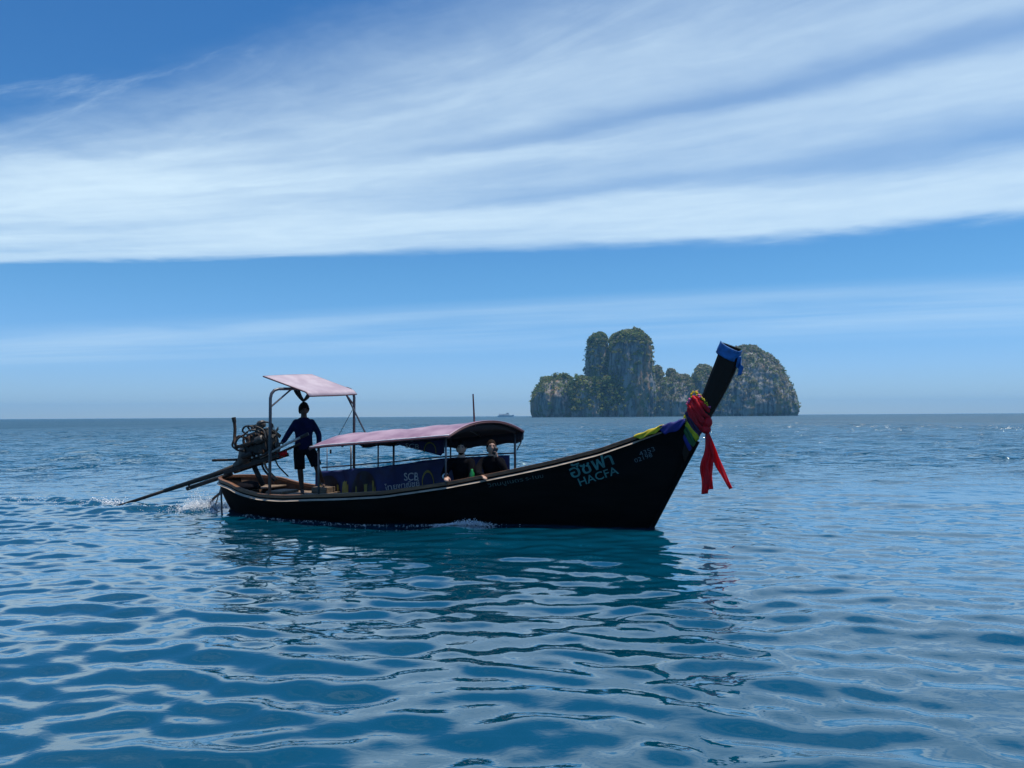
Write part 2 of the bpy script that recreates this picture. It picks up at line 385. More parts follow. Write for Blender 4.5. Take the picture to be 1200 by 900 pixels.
fd = MB(); fr = []
for s0 in np.linspace(6.4, 7.7, 12):
    t, z = sheer(s0); fr.append([(s0, -t+.06, z-.13), (s0, t-.06, z-.13)])
fd.loft(fr, closed=False); fd.build('foredeck', M['deck'], boat)
lk = MB(); lk.box((.95, .56, .345), (.34, .30, .11)); lk.build('stern_locker', M['deck'], boat, bevel=0.006)
box_ = MB(); box_.box((0.55, -0.15, 0.36), (0.36, 0.5, 0.05)); box_.build('engine_bearer', M['deck'], boat, bevel=0.008)

# prow post and stem
AX0 = Vector((8.085, 0, 1.49)); AX1 = Vector((8.735, 0, 2.775))
LEFT = [(7.95, 1.40), (8.02, 1.62), (8.25, 1.96), (8.40, 2.31), (8.54, 2.66), (8.585, 2.835)]
RIGHT = [(8.02, 1.02), (8.19, 1.34), (8.47, 1.80), (8.64, 2.10), (8.79, 2.41), (8.875, 2.715)]
pm = MB(); pr = []
LL = curve_pts(LEFT, 22); RR_ = curve_pts(RIGHT, 22)
for k in range(22):
    a = LL[k]; b = RR_[k]; hw = np.interp(k, [0, 4, 21], [.06, .075, .095])
    ring = []
    for q, (fx, fy) in enumerate([(0, -.55), (.12, -.9), (.5, -1), (.88, -.9), (1, -.5), (1, .5), (.88, .9), (.5, 1), (.12, .9), (0, .55)]):
        ring.append((a[0]+(b[0]-a[0])*fx, fy*hw, a[1]+(b[1]-a[1])*fx))
    pr.append(ring)
pm.loft(pr); prow = pm.build('prow_post', M['prow'], boat, smooth=False, bevel=0.006)
em = MB(); em.add([((a-Vector((8.73, 0, 2.775)))*0.86+Vector((8.733, 0, 2.781))) for a in [Vector(q) for q in pr[-1]]], [tuple(range(10))]); em.build('prow_end_grain', M['endgrain'], prow)
sm = MB(); spts = [(7.36, 0, -.2), (7.50, 0, 0.03), (7.80, 0, .60), (8.06, 0, 1.09), (8.20, 0, 1.36)]
sm.tube(spts, [0.035, .04, .042, .045, .05], 8, flat=(0.8, 1.0)); sm.build('stem', M['hull'], boat, smooth=True)

# stern guard hoop and stay lines
g = MB(); g.tube(curve_pts([(-.84, -.10, .33), (-1.02, -.13, .25), (-1.17, -.16, .12), (-1.235, -.16, -.03), (-1.23, -.16, -.2)], 16), 0.026, 8); g.build('stern_guard', M['gunwale'], boat, smooth=True)
g = MB(); g.tube([(-.84, -.25, .42), (-1.02, -.3, -.15)], 0.010, 6); g.build('stern_stay', M['steel'], boat)
g = MB(); g.tube([(-.70, -.40, .40), (-.64, -.44, -.05)], 0.018, 6); g.build('stern_stay', M['steel'], boat)

# stern awning: hoop across the boat, sloping sheet
HN = Vector((0.89, -.90, 0.37)); HF = Vector((1.42, .90, 0.37)); ZT = 2.26
hp = MB(); a = HN.copy(); b = HF.copy(); dirh = (b-a); dirh.z = 0; dirh.normalize()
ptsn = [a, Vector((a.x, a.y, ZT-.17))] + [Vector((a.x, a.y, ZT-.17))+dirh*(.17*(1-math.cos(q)))+Vector((0, 0, .17*math.sin(q))) for q in (0.5, 1.0, 1.57)]
ptsf = [b, Vector((b.x, b.y, ZT-.12))] + [Vector((b.x, b.y, ZT-.12))-dirh*(.17*(1-math.cos(q)))+Vector((0, 0, .17*math.sin(q))) for q in (0.5, 1.0, 1.57)]
hp.tube(ptsn+ptsf[::-1], 0.027, 8); hp.build('awning_hoop', M['steel'], boat, smooth=True)
for (p, q) in ((Vector((a.x, a.y, ZT-.33)), a+dirh*.42+Vector((0, 0, ZT-a.z-.01))), (Vector((b.x, b.y, ZT-.28)), b-dirh*.3+Vector((0, 0, ZT-b.z+.03))), ((1.30, .82, 2.17), (1.72, .86, 1.42))):
    hb_ = MB(); hb_.tube([p, q], 0.016, 6); hb_.build('awning_brace', M['steel'], boat)
hb_ = MB(); hb_.tube([(1.42, .9, 1.95), (1.08, .86, 1.38)], 0.006, 5); hb_.build('awning_stay', M['steel'], boat)
CA = np.array([(0.50, -.64, 2.50), (1.535, -.64, 2.17), (1.64, .66, 2.235), (0.575, .66, 2.592)])
aw = MB(); NA = 14; top = []
for i in range(NA+1):
    row = []
    for j in range(NA+1):
        x = i/NA; y = j/NA; p = (CA[0]*(1-x)+CA[1]*x)*(1-y)+(CA[3]*(1-x)+CA[2]*x)*y
        sag = -0.025*math.sin(math.pi*x)*math.sin(math.pi*y)+0.006*math.sin(9*x+3*y)*math.sin(math.pi*y)
        droop = -0.05*max(0, (x-0.93)/0.07)
        row.append((p[0], p[1], p[2]+sag+droop))
    top.append(row)
aw.loft(top, closed=False); o = aw.build('awning_sheet', M['awning'], boat, smooth=True)
sol = o.modifiers.new('solid', 'SOLIDIFY'); sol.thickness = 0.012
edge_loop = [top[i][0] for i in range(NA+1)] + [top[NA][j] for j in range(1, NA+1)] + [top[i][NA] for i in range(NA-1, -1, -1)] + [top[0][j] for j in range(NA-1, -1, -1)]
eb = MB(); eb.tube(edge_loop, 0.013, 6); eb.build('awning_binding', M['trim'], boat, smooth=True)

# main roof: arched sheet on hoops
def roof_pt(x, y, dz=0.0):
    """x 0..1 aft to forward, y -1 near .. 1 far"""
    near = np.array([1.82+x*(4.50-1.82), -1.0, np.interp(x, [0, .12, .5, 1], [1.225, 1.262, 1.335, 1.44])])
    far = np.array([1.55+x*(4.98-1.55), 1.0, np.interp(x, [0, .12, .5, 1], [1.20, 1.24, 1.33, 1.49])])
    f = (y+1)/2; p = near*(1-f)+far*f; arch = 0.205*(1-abs(y)**2.3)*np.interp(x, [0, .06, .15, 1], [.72, .92, 1, 1])
    p[2] += arch+dz+0.008*math.sin(x*21+y*2)*(1-y*y)+0.006*math.sin(x*47)*max(0, 1-abs(y))
    return p
NX, NY = 48, 24
rm = MB(); rm.loft([[roof_pt(i/NX, -1+2*j/NY) for j in range(NY+1)] for i in range(NX+1)], closed=False)
roof = rm.build('roof_sheet', M['roof'], boat, smooth=True); sol = roof.modifiers.new('solid', 'SOLIDIFY'); sol.thickness = 0.010; sol.offset = 1
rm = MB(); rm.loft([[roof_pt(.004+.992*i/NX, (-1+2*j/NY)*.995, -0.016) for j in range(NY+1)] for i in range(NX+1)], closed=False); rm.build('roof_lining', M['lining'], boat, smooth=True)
for yy in (-1, 1):
    h_ = MB(); h_.tube([roof_pt(i/40, yy, -0.012)+np.array([0, yy*.006, 0]) for i in range(41)], 0.018, 6); h_.build('roof_edge_pole', M['trim'], boat, smooth=True)
h_ = MB(); h_.tube([roof_pt(i/40, -1, 0.016)+np.array([0, 0.010, 0]) for i in range(41)], [0.011+0.003*math.sin(i*2.1) for i in range(41)], 6); h_.build('roof_hem', M['hem'], boat, smooth=True)
for xx in (0.003, .25, .5, .75, 0.997):
    h_ = MB(); h_.tube([roof_pt(xx, -1+2*j/20, -0.034) for j in range(21)], 0.016, 6); h_.build('roof_hoop', M['steel'] if 0.1 < xx < 0.9 else M['trim'], boat, smooth=True)
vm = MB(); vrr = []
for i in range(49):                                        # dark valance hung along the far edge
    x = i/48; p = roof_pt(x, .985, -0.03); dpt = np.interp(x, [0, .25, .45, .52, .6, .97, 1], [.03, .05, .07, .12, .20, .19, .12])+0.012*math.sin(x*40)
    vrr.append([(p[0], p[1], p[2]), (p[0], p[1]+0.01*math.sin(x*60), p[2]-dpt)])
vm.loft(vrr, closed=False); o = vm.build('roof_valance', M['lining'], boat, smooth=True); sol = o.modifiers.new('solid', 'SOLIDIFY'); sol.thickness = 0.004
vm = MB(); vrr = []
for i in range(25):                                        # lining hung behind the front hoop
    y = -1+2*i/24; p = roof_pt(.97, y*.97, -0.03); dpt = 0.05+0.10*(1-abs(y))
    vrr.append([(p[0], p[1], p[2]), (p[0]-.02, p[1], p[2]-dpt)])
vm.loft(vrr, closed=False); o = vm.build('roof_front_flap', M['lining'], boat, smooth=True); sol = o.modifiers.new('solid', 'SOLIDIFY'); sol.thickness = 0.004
def post(s, t, z0, z1, r=0.017, ds=0.0, m='steel'):
    k = MB(); k.tube([(s, -t, z0), (s+ds, -t, z1)], r, 7); k.build('roof_post', M[m], boat, smooth=True)
for s0, t0, r0 in ((1.99, .965, .02), (4.42, .93, .017)): post(s0, t0, sheer(s0)[1], 1.27 if s0 < 3 else 1.42, r0)
for s0, r0 in ((.74, .010), (1.31, .018), (1.94, .016), (2.29, .022), (3.52, .016), (4.82, .022)):
    post(s0, -.955, sheer(s0)[1], float(np.interp(s0, [.7, 1.55, 4.98], [1.12, 1.19, 1.47])), r0)
k = MB(); k.tube([(4.98, .97, 1.46), (4.94, .95, 1.28), (4.86, .955, 1.14)], .012, 6); k.build('roof_post_brace', M['steel'], boat)
for dz in (0.0,):
    k = MB(); k.tube([(s, .95, np.interp(s, [.6, 2.1, 3.4, 4.8], [.735, .865, 1.0, 1.085])) for s in np.linspace(.62, 4.82, 20)], 0.016, 6); k.build('side_rail', M['steel'], boat, smooth=True)
k = MB(); k.tube([(4.60, -.25, 1.58), (4.58, -.22, 1.70), (4.55, -.20, 2.12)], [0.016, .016, .012], 6); k.build('flag_pole', M['trim'], boat)
hk = MB(); hk.tube([(.83, .95, 1.10), (.83, .95, 1.02)], .02, 6); hk.build('hanging_hook', M['rubber'], boat)

# ------------------------------------------------------------------ lettering
def text_mesh(body, size, bold=0.0):
    c = bpy.data.curves.new('lettering', 'FONT'); c.body = body; c.size = size; c.offset = bold; c.resolution_u = 3; c.align_x = 'LEFT'
    o = bpy.data.objects.new('lettering', c); COL.objects.link(o); dg = bpy.context.evaluated_depsgraph_get(); dg.update()
    me = bpy.data.meshes.new_from_object(o.evaluated_get(dg)); bpy.data.objects.remove(o); bpy.data.curves.remove(c)
    bm = bmesh.new(); bm.from_mesh(me); bmesh.ops.triangulate(bm, faces=bm.faces); 
    V = [tuple(v.co) for v in bm.verts]; bm.verts.index_update(); F = [tuple(v.index for v in f.verts) for f in bm.faces]; bm.free(); bpy.data.meshes.remove(me)
    return np.array(V), F
def lettering_on(body, size, org, end, fn, name, m, parent, bold=0.0, shear=0.0, height=None):
    """lay a line of lettering from org to end (s,z), fn(s,z)->y"""
    V, F = text_mesh(body, size, bold); V = V-np.array([V[:, 0].min(), 0, 0]); wd = V[:, 0].max()
    d = np.array(end)-np.array(org); L = np.linalg.norm(d); d = d/L; nn = np.array([-d[1], d[0]])
    k = L/wd; ky = (height/size if height else k)
    P = [np.array(org)+d*(v[0]*k+shear*v[1]*ky)+nn*v[1]*ky for v in V]
    mb = MB(); mb.add([(p[0], fn(p[0], p[1]), p[1]) for p in P], F)
    return mb.build(name, m, parent)
on_hull = lambda s, z: -(hull_t(s, z)+0.005)
lettering_on('ฮัซฟา', 1, (6.40, .79), (7.03, 1.015), on_hull, 'painted_name', M['paint_teal'], boat, 0.012, height=.27)
lettering_on('HACFA', 1, (6.51, .67), (7.09, .87), on_hull, 'painted_name', M['paint_teal'], boat, 0.012, height=.17)
lettering_on('4353', 1, (7.40, 1.13), (7.62, 1.215), on_hull, 'registration_number', M['paint_grey'], boat, 0.0, height=.095)
lettering_on('02198', 1, (7.33, 1.03), (7.58, 1.125), on_hull, 'registration_number', M['paint_grey'], boat, 0.0, height=.09)
lettering_on('วิกนบูเนดร', 1, (5.10, .635), (5.66, .74), on_hull, 'painted_words', M['paint_faint'], boat, 0.0, height=.085)
lettering_on('ร-1นบ', 1, (5.70, .75), (5.97, .80), on_hull, 'painted_words', M['paint_faint'], boat, 0.0, height=.08)

# ------------------------------------------------------------------ blue printed tarps on the far side
def tarp_y(s, z):
    fold = 0.022*math.sin(s*9.0-z*5.0)+0.012*math.sin(s*23+z*9)
    return sheer(s)[0]-0.115+fold*min(1, max(0, (s-.6)/.3))
bt = empty('printed_banner', BOAT); tag(bt, 'navy blue printed banner tied along the boat rail below the roof', 'banner')
bm_ = MB(); rows = []
for i in range(91):
    s = .60+i/90*(4.80-.60); zt = float(np.interp(s, [.6, 2.1, 3.4, 4.8], [.675, .805, .985, 1.07])); zb = float(np.interp(s, [.6, 3.4, 4.8], [.18, .36, .62]))
    zt -= 0.012*abs(math.sin(s*4.2)); rows.append([(s, tarp_y(s, zb+(zt-zb)*j/10), zb+(zt-zb)*j/10) for j in range(11)])
bm_.loft(rows, closed=False); bc = bm_.build('banner_cloth', M['tarp'], bt, smooth=True); sol = bc.modifiers.new('solid', 'SOLIDIFY'); sol.thickness = 0.004; sol.offset = 1
on_tarp = lambda s, z: tarp_y(s, z)-0.009
def print_poly(pts, name, m, parent, fn):
    """flat print: subdivided polygon strip given as (s, zlow, zhigh)"""
    mb = MB(); mb.loft([[(s, fn(s, z0), z0), (s, fn(s, (z0+z1)/2), (z0+z1)/2), (s, fn(s, z1), z1)] for s, z0, z1 in pts], closed=False); return mb.build(name, m, parent)
lettering_on('SCB', 1, (2.555, .535), (2.90, .555), on_tarp, 'printed_letters', M['print_white'], bt, 0.01, height=.21)
lettering_on('ไทยพาณิชย์', 1, (2.17, .345), (2.93, .455), on_tarp, 'printed_letters', M['print_white'], bt, 0.006, height=.145)
def arch_outline(s0, s1, zb, zt, wdt, fn, name, m, parent, point=0.75):
    pts = []
    for k in range(25):
        a = math.pi*k/24; x = -math.cos(a); y = math.sin(a)**point
        pts.append((x, y))
    mb = MB(); rr = []
    for i, (x, y) in enumerate(pts):
        sc = 1-wdt; P = ((s0+s1)/2+x*(s1-s0)/2, zb+y*(zt-zb)); Q = ((s0+s1)/2+x*sc*(s1-s0)/2, zb+y*sc*(zt-zb))
        rr.append([(P[0], fn(*P), P[1]), (Q[0], fn(*Q), Q[1])])
    mb.loft(rr, closed=False); return mb.build(name, m, parent)
arch_outline(2.98, 3.22, .47, .75, .16, on_tarp, 'printed_emblem', M['print_gold'], bt)
for (s0, s1, zb, zt) in ((.66, 1.16, .2, .60), (1.42, 1.98, .22, .70)):
    P = [(s0+(s1-s0)*k/20, zb, zb+(zt-zb)*max(0.02, 1-abs(2*k/20-1)**2.4)**.55) for k in range(21)]
    print_poly(P, 'printed_arch', M['tarp_dark'], bt, lambda s, z: tarp_y(s, z)-0.008)
for (s0, wdd, zt) in ((.70, .07, .45), (.84, .03, .36), (.96, .03, .40), (1.03, .08, .34), (1.09, .05, .45), (1.25, .10, .52), (1.32, .05, .46), (1.52, .03, .43), (1.72, .06, .48), (1.88, .05, .55), (1.94, .03, .42)):
    zb = np.interp(s0, [.6, 2], [.2, .27])
    P = [(s0-wdd/2+wdd*k/6, zb, zt-0.05*abs(math.sin(k*2.1+s0*7))) for k in range(7)]
    print_poly(P, 'printed_column', M['print_gold'], bt, lambda s, z: tarp_y(s, z)-0.012)

bt2 = empty('folded_banner', BOAT); tag(bt2, 'triangular navy banner hung from the roof, cut off lettering SCB, gold arch', 'banner')
tri_y = lambda s, z: 0.935+0.010*math.sin(s*11+z*6)
mb = MB(); rr = []
for i in range(31):
    s = 2.36+i/30*(3.40-2.36); zt = float(np.interp(s, [1.55, 4.98], [1.20, 1.46]))-.01; zl = zt-0.03-(s-2.36)/(3.40-2.36)*0.30
    if s > 3.36: zl = zt-.27
    rr.append([(s, tri_y(s, zl+(zt-zl)*j/6), zl+(zt-zl)*j/6) for j in range(7)])
mb.loft(rr, closed=False); o = mb.build('banner_cloth', M['tarp'], bt2, smooth=True); sol = o.modifiers.new('solid', 'SOLIDIFY'); sol.thickness = 0.004; sol.offset = 1
on_tri = lambda s, z: tri_y(s, z)-0.009
lettering_on('SCB', 1, (2.57, 1.155), (2.86, 1.135), on_tri, 'printed_letters', M['print_white'], bt2, 0.006, height=.13)
arch_outline(2.96, 3.24, 1.06, 1.27, .12, on_tri, 'printed_emblem', M['print_gold'], bt2)

# dark cloth strips hanging in a V under the awning
dv = MB(); RV = [.05, .055, .06, .06, .062, .062, .06, .058, .055, .05, .045, .04]
dv.tube(curve_pts([(.50, .26, 2.40), (.52, .26, 2.27), (.60, .28, 2.15), (.66, .30, 2.07)], 12), RV, 8, flat=(1, .45))
dv.tube(curve_pts([(.88, .26, 2.28), (.83, .26, 2.19), (.75, .28, 2.11), (.67, .30, 2.06)], 12), RV, 8, flat=(1, .45))
dv.tube(curve_pts([(.58, .24, 2.38), (.60, .24, 2.28), (.63, .27, 2.16), (.66, .29, 2.08)], 10), .022, 6)
o = dv.build('hanging_strap', M['rubber'], None, smooth=True); o.matrix_world = BOAT
tag(o, 'dark cloth strap hanging in a V shape from the stern awning', 'strap')

# ------------------------------------------------------------------ longtail engine: x along the shaft (forward up), pivoted on the stern
ENG_PITCH = math.atan(0.30); ENG_YAW = math.atan2(0.42, 3.1)
ENG = BOAT @ Matrix.Translation((-0.15, -0.03, 0.93)) @ Matrix.Rotation(ENG_YAW, 4, 'Z') @ Matrix.Rotation(-ENG_PITCH, 4, 'Y')
eng = empty('boat_engine', ENG); tag(eng, 'greasy car engine with long propeller shaft mounted on the boat stern', 'engine')
def part(name, m, smooth=False, bevel=0.0, parent=None): return lambda mb: mb.build(name, M[m], parent or eng, smooth, bevel)
b = MB(); b.box((.16, 0, .20), (.52, .34, .34)); b.box((.16, 0, .02), (.46, .24, .10)); b.box((.16, -.18, .18), (.40, .05, .16)); block = part('engine_block', 'iron', bevel=.02)(b)
for k in range(5):
    b = MB(); b.box((-.02+k*.095, -.185, .22), (.035, .05, .26)); b.build('block_rib', M['iron'], block, bevel=.008)
b = MB(); b.box((.16, 0.02, .42), (.50, .24, .11)); head = part('cylinder_head', 'alloy', bevel=.015)(b)
b = MB(); b.tube([(-.08, 0.02, .48), (.40, 0.02, .48)], .085, 12, flat=(1, .8)); part('valve_cover', 'iron', True, .01)(b)
b = MB(); b.tube([(-.10, 0, .17), (-.18, 0, .16), (-.36, 0, .05), (-.50, 0, .02)], [.21, .20, .10, .075], 14); part('bell_housing', 'alloy', False, .006)(b)
b = MB(); b.tube([(.42, 0, .15), (.455, 0, .15)], .13, 16); b.tube([(.455, 0, .15), (.49, 0, .15)], .08, 14); part('crank_pulley', 'iron')(b)
b = MB(); b.tube([(.44, .02, .40), (.47, .02, .40)], .075, 14); part('water_pump_pulley', 'alloy')(b)
fan = MB()
for k in range(6):
    a_ = k*math.pi/3; rt = Matrix.Rotation(a_, 3, 'X') @ Matrix.Rotation(R(25), 3, 'Z')
    fan.box(Vector((.50, 0.02, .40))+Matrix.Rotation(a_, 3, 'X') @ Vector((0, 0, .10)), (.008, .07, .15), rt)
fan.tube([(.475, .02, .40), (.52, .02, .40)], .035, 10); part('cooling_fan', 'iron')(fan)
for (x, y, z, r, L, nm, m) in ((.30, -.23, .33, .075, .17, 'alternator', 'alloy'), (-.04, -.23, .12, .055, .24, 'starter_motor', 'iron'), (.27, -.22, .10, .05, .10, 'oil_filter', 'rust')):
    b = MB(); b.tube([(x-L/2, y, z), (x-L/2+.02, y, z), (x+L/2-.02, y, z), (x+L/2, y, z)], [r*.8, r, r, r*.7], 14); p_ = part(nm, m, False, .004)(b)
    if nm == 'alternator':
        q = MB(); q.tube([(x+L/2, y, z), (x+L/2+.03, y, z)], r*.6, 12); q.build('pulley', M['iron'], p_)
b = MB(); lp = [(.462, .13*math.cos(q), .15+.13*math.sin(q)) for q in np.linspace(math.pi, 1.9*math.pi, 9)]
b.tube([(.462, -.10, .40)] + lp[:1] + lp[1:] + [(.462, .09, .40), (.462, .02, .475), (.462, -.10, .40)], .010, 5); part('drive_belt', 'rubber')(b)
for k in range(4):
    x = -.02+k*.115; b = MB(); b.tube(curve_pts([(x, -.10, .42), (x, -.18, .46), (x-.01, -.24, .42), (x-.02, -.24, .33)], 10), .026, 8); part('exhaust_runner', 'rust', True)(b)
b = MB(); b.tube([(-.10, -.25, .32), (.36, -.25, .32)], .036, 10); part('exhaust_manifold', 'rust', True)(b)
b = MB(); b.tube(curve_pts([(-.10, -.25, .32), (-.22, -.24, .36), (-.25, -.18, .52), (-.21, -.16, .68), (-.18, -.16, .84)], 18), .030, 9); part('exhaust_stack', 'rust', True)(b)
b = MB(); b.tube([(-.182, -.16, .82), (-.175, -.16, .91)], [.038, .042], 10); part('exhaust_cap', 'iron')(b)
b = MB(); b.tube([(.10, .10, .58), (.10, .10, .66)], .12, 16); b.tube([(.10, .10, .66), (.10, .10, .675)], .10, 16); part('air_cleaner', 'iron', False, .008)(b)
b = MB(); b.tube([(.32, -.08, .56), (.32, -.08, .60), (.32, -.08, .66), (.32, -.08, .69)], [.07, .085, .085, .06], 14); part('expansion_tank', 'alloy', False, .005)(b)
b = MB(); b.tube(curve_pts([(-.12, -.05, .46), (-.22, -.05, .55), (-.34, -.06, .52), (-.42, -.06, .42), (-.36, -.06, .34), (-.2, -.06, .36)], 20), .020, 8); part('lifting_handle', 'alloy', True)(b)
b = MB(); b.tube([(-.9, -.10, .26), (-.30, -.06, .10)], .024, 8); part('shift_lever', 'rust', True)(b)
hoses = [[(.44, .02, .46), (.55, -.10, .56), (.48, -.20, .62), (.30, -.14, .63)], [(.40, -.12, .30), (.52, -.22, .22), (.44, -.26, .05), (.20, -.22, .02)],
         [(-.05, -.20, .38), (.05, -.30, .50), (.22, -.28, .55), (.34, -.20, .46)], [(.0, .0, .58), (.08, -.16, .66), (.22, -.20, .58), (.30, -.26, .42)],
         [(-.12, -.2, .22), (-.22, -.27, .30), (-.14, -.28, .46), (.02, -.22, .52)], [(.46, -.05, .30), (.60, -.12, .30), (.58, -.16, .12), (.40, -.2, .0)],
         [(.2, -.12, .56), (.28, -.24, .60), (.42, -.22, .48), (.44, -.24, .30)], [(-.08, .1, .5), (-.16, 0, .62), (-.02, -.1, .68), (.1, .0, .66)]]
for k, h_ in enumerate(hoses):
    b = MB(); b.tube(curve_pts(h_, 16), [.016, .022, .013, .018, .02, .014, .012, .018][k], 7); part('hose', ['rubber', 'rubber', 'alloy', 'rubber', 'rust', 'rubber', 'alloy', 'rubber'][k], True)(b)
for (x, y, z, r) in ((.05, -.21, .05, .018), (.15, -.21, .05, .018), (.25, -.21, .05, .018), (.36, -.2, .36, .02), (.0, -.16, .36, .018), (.2, -.14, .37, .018), (.4, -.05, .52, .02), (-.05, -.03, .57, .02)):
    b = MB(); b.tube([(x, y, z), (x, y-.03, z)], r, 6); part('bolt', 'bright')(b)
for y in (-.16, .16):
    b = MB(); b.box((-.05, y, -.06), (1.25, .05, .07)); part('mount_rail', 'iron', bevel=.006)(b)
for x in (-.55, .1, .5):
    b = MB(); b.box((x, 0, -.062), (.06, .27, .05)); part('mount_crossbar', 'iron', bevel=.005)(b)
b = MB(); b.tube([(-.48, 0, .02), (-1.0, 0, -.005), (-2.2, 0, .0)], [.055, .05, .042], 10); part('shaft_housing', 'iron', True)(b)
b = MB(); b.tube([(-2.2, 0, .0), (-3.70, 0, .0)], [.034, .030], 10); part('propeller_shaft', 'iron', True)(b)
b = MB(); b.tube([(-.60, -.04, -.10), (-1.66, -.03, -.105)], .042, 10); b.tube([(-1.60, -.03, -.105), (-1.62, -.01, -.03)], .02, 8); part('support_tube', 'iron', True)(b)
pp = MB(); pp.tube([(-3.58, 0, 0), (-3.74, 0, 0)], [.045, .025], 10)
for k in range(3):
    a_ = k*2*math.pi/3; rt = Matrix.Rotation(a_, 3, 'X') @ Matrix.Rotation(R(35), 3, 'Z'); c_ = Matrix.Rotation(a_, 3, 'X') @ Vector((0, 0, .10))
    pp.box(Vector((-3.68, 0, 0))+c_, (.012, .09, .14), rt)
part('propeller', 'bright', False, .003)(pp)
b = MB(); b.tube([(.20, -.20, .0), (.45, -.20, .03), (.85, -.17, .10), (1.24, -.13, .15)], [.022, .022, .024, .026], 8); til = part('tiller', 'bright', True)(b)
b = MB(); b.tube([(1.10, -.145, .132), (1.26, -.128, .152)], .032, 9); b.build('grip', M['rubber'], til, True)
b = MB(); b.tube([(.35, -.04, -.02), (.62, -.04, .0), (.98, -.02, .04)], .024, 8); part('throttle_arm', 'rust', True)(b)
rd = MB()
for k in range(5):
    x = .46+k*.05; rd.tube([(x, -.045, .0), (x+.01, -.07, -.04), (x+.005, -.06, -.09-.03*(k % 2))], [.03, .028, .010], 6, flat=(1, .5))
part('red_rag', 'red', True)(rd)
# bent legs of the swivel
for k, (x, y) in enumerate(((.18, -.10), (.28, -.16), (.50, -.12))):
    b = MB(); b.tube(curve_pts([(x-.05, y, -.06), (x-.03, y-.01, -.22), (x+.05, y-.02, -.36), (x+.14, y-.02, -.50)], 10), .022 if k < 2 else .014, 7); part('mount_leg', 'gunwale' if k == 1 else 'iron', True)(b)
b = MB(); b.tube([(-.12, 0, -.05), (-.02, 0, -.50)], .05, 10); part('swivel_post', 'iron', True)(b)
ob = MB(); ob.tube([(.86, -.60, .33), (1.10, -.54, .36)], .012, 6); o = ob.build('wooden_stick', M['rope'], None, True); o.matrix_world = BOAT; tag(o, 'short pale stick lying on the stern planks beside the hoop leg', 'stick')
cb = MB(); cb.ball((0, 0, 0), (.24, .30, .10), 14, 8); me_v = np.array(cb.v); nn_ = fbm(me_v*7, 3, 5); cb.v = [tuple(v*(1+.25*q)) for v, q in zip(me_v, nn_)]
o = cb.build('dark_sack', M['dark_shorts'], None, True); o.matrix_world = frame(-.2, .26, .44); tag(o, 'crumpled black sack on the stern deck under the engine', 'sack')

# ------------------------------------------------------------------ ribbons on the prow
AX = (AX1-AX0); AXL = AX.length; AX = AX.normalized(); AXN = Vector((AX.z, 0, -AX.x))     # AXN points forward
def post_section(a):
    zq = AX0.z+AX.z*a; lx = float(np.interp(zq, [p[1] for p in LEFT], [p[0] for p in LEFT])); rx = float(np.interp(zq, [p[1] for p in RIGHT], [p[0] for p in RIGHT]))
    return lx, rx, zq
def wrap(a, hgt, thick, tilt=0.0, seed=0, n=30, sx=1.0):
    """one lumpy cloth turn round the post at distance a along it"""
    m = MB(); c0 = AX0+AX*a; half = 0.155*sx; hw = 0.085*sx; pts = []; rad = []
    for k in range(n+1):
        th = 2*math.pi*k/n; ex = abs(math.cos(th))**.7*math.copysign(1, math.cos(th)); ey = abs(math.sin(th))**.7*math.copysign(1, math.sin(th))
        p = c0+AXN*ex*(half+thick*.6)+Vector((0, 1, 0))*ey*(hw+thick*.6)+AX*(tilt*ex+.012*math.sin(3*th+seed))
        pts.append(p); rad.append(thick*(1+.30*math.sin(5*th+seed*2.1)+.25*math.sin(11*th+seed)+.2*math.sin(17*th+seed*3)))
    rings = []
    for k, p in enumerate(pts):
        th = 2*math.pi*k/n; outd = (AXN*math.cos(th)+Vector((0, 1, 0))*math.sin(th)); r_ = rad[k]
        rings.append([p+outd*math.cos(q)*r_+AX*math.sin(q)*hgt*(1+.2*math.sin(4*th+seed)) for q in np.linspace(0, 2*math.pi, 9)[:-1]])
    m.loft(rings, True, False); return m
def strip(pts, widths, wdir, thick=.006, seed=0, name='tail', m='red', parent=None, fold=.25):
    C = curve_pts(pts, 26); W_ = np.interp(np.linspace(0, 1, 26), np.linspace(0, 1, len(widths)), widths); mb = MB(); rr = []; wd = Vector(wdir).normalized()
    for k in range(26):
        t_ = Vector(C[min(k+1, 25)])-Vector(C[max(k-1, 0)]); nrm = t_.cross(wd).normalized()
        rr.append([Vector(C[k])+wd*W_[k]*q+nrm*(W_[k]*fold*math.sin(q*7+k*.35+seed)) for q in np.linspace(-.5, .5, 11)])
    mb.loft(rr, closed=False); o = mb.build(name, M[m], parent, True); s_ = o.modifiers.new('solid', 'SOLIDIFY'); s_.thickness = thick; return o
rs = empty('red_sash', BOAT); tag(rs, 'red cloth sash knotted round the prow with long tails hanging', 'sash')
for k, (a_, tl) in enumerate(((.47, -.04), (.42, -.09), (.38, -.06), (.33, -.11), (.29, -.08), (.25, -.12), (.21, -.10))):
    wrap(a_, .032, .017+.008*(k % 2), tl, k*1.7).build('turn', M['red'], rs, True)
kb = MB(); kb.ball(AX0+AX*.16+AXN*.21+Vector((0, -.03, 0)), (.075, .07, .075), 12, 8); kb.build('knot', M['red'], rs, True)
kb = MB(); kb.ball(AX0+AX*.27+AXN*.20+Vector((0, -.05, 0)), (.06, .07, .085), 12, 8); kb.build('knot', M['red'], rs, True)
K0 = AX0+AX*.14+AXN*.22
strip([K0, (8.37, -.06, 1.22), (8.33, -.10, .98), (8.33, -.10, .78), (8.325, -.09, .575)], [.05, .10, .13, .14, .11], (.95, -.3, .1), seed=1, parent=rs)
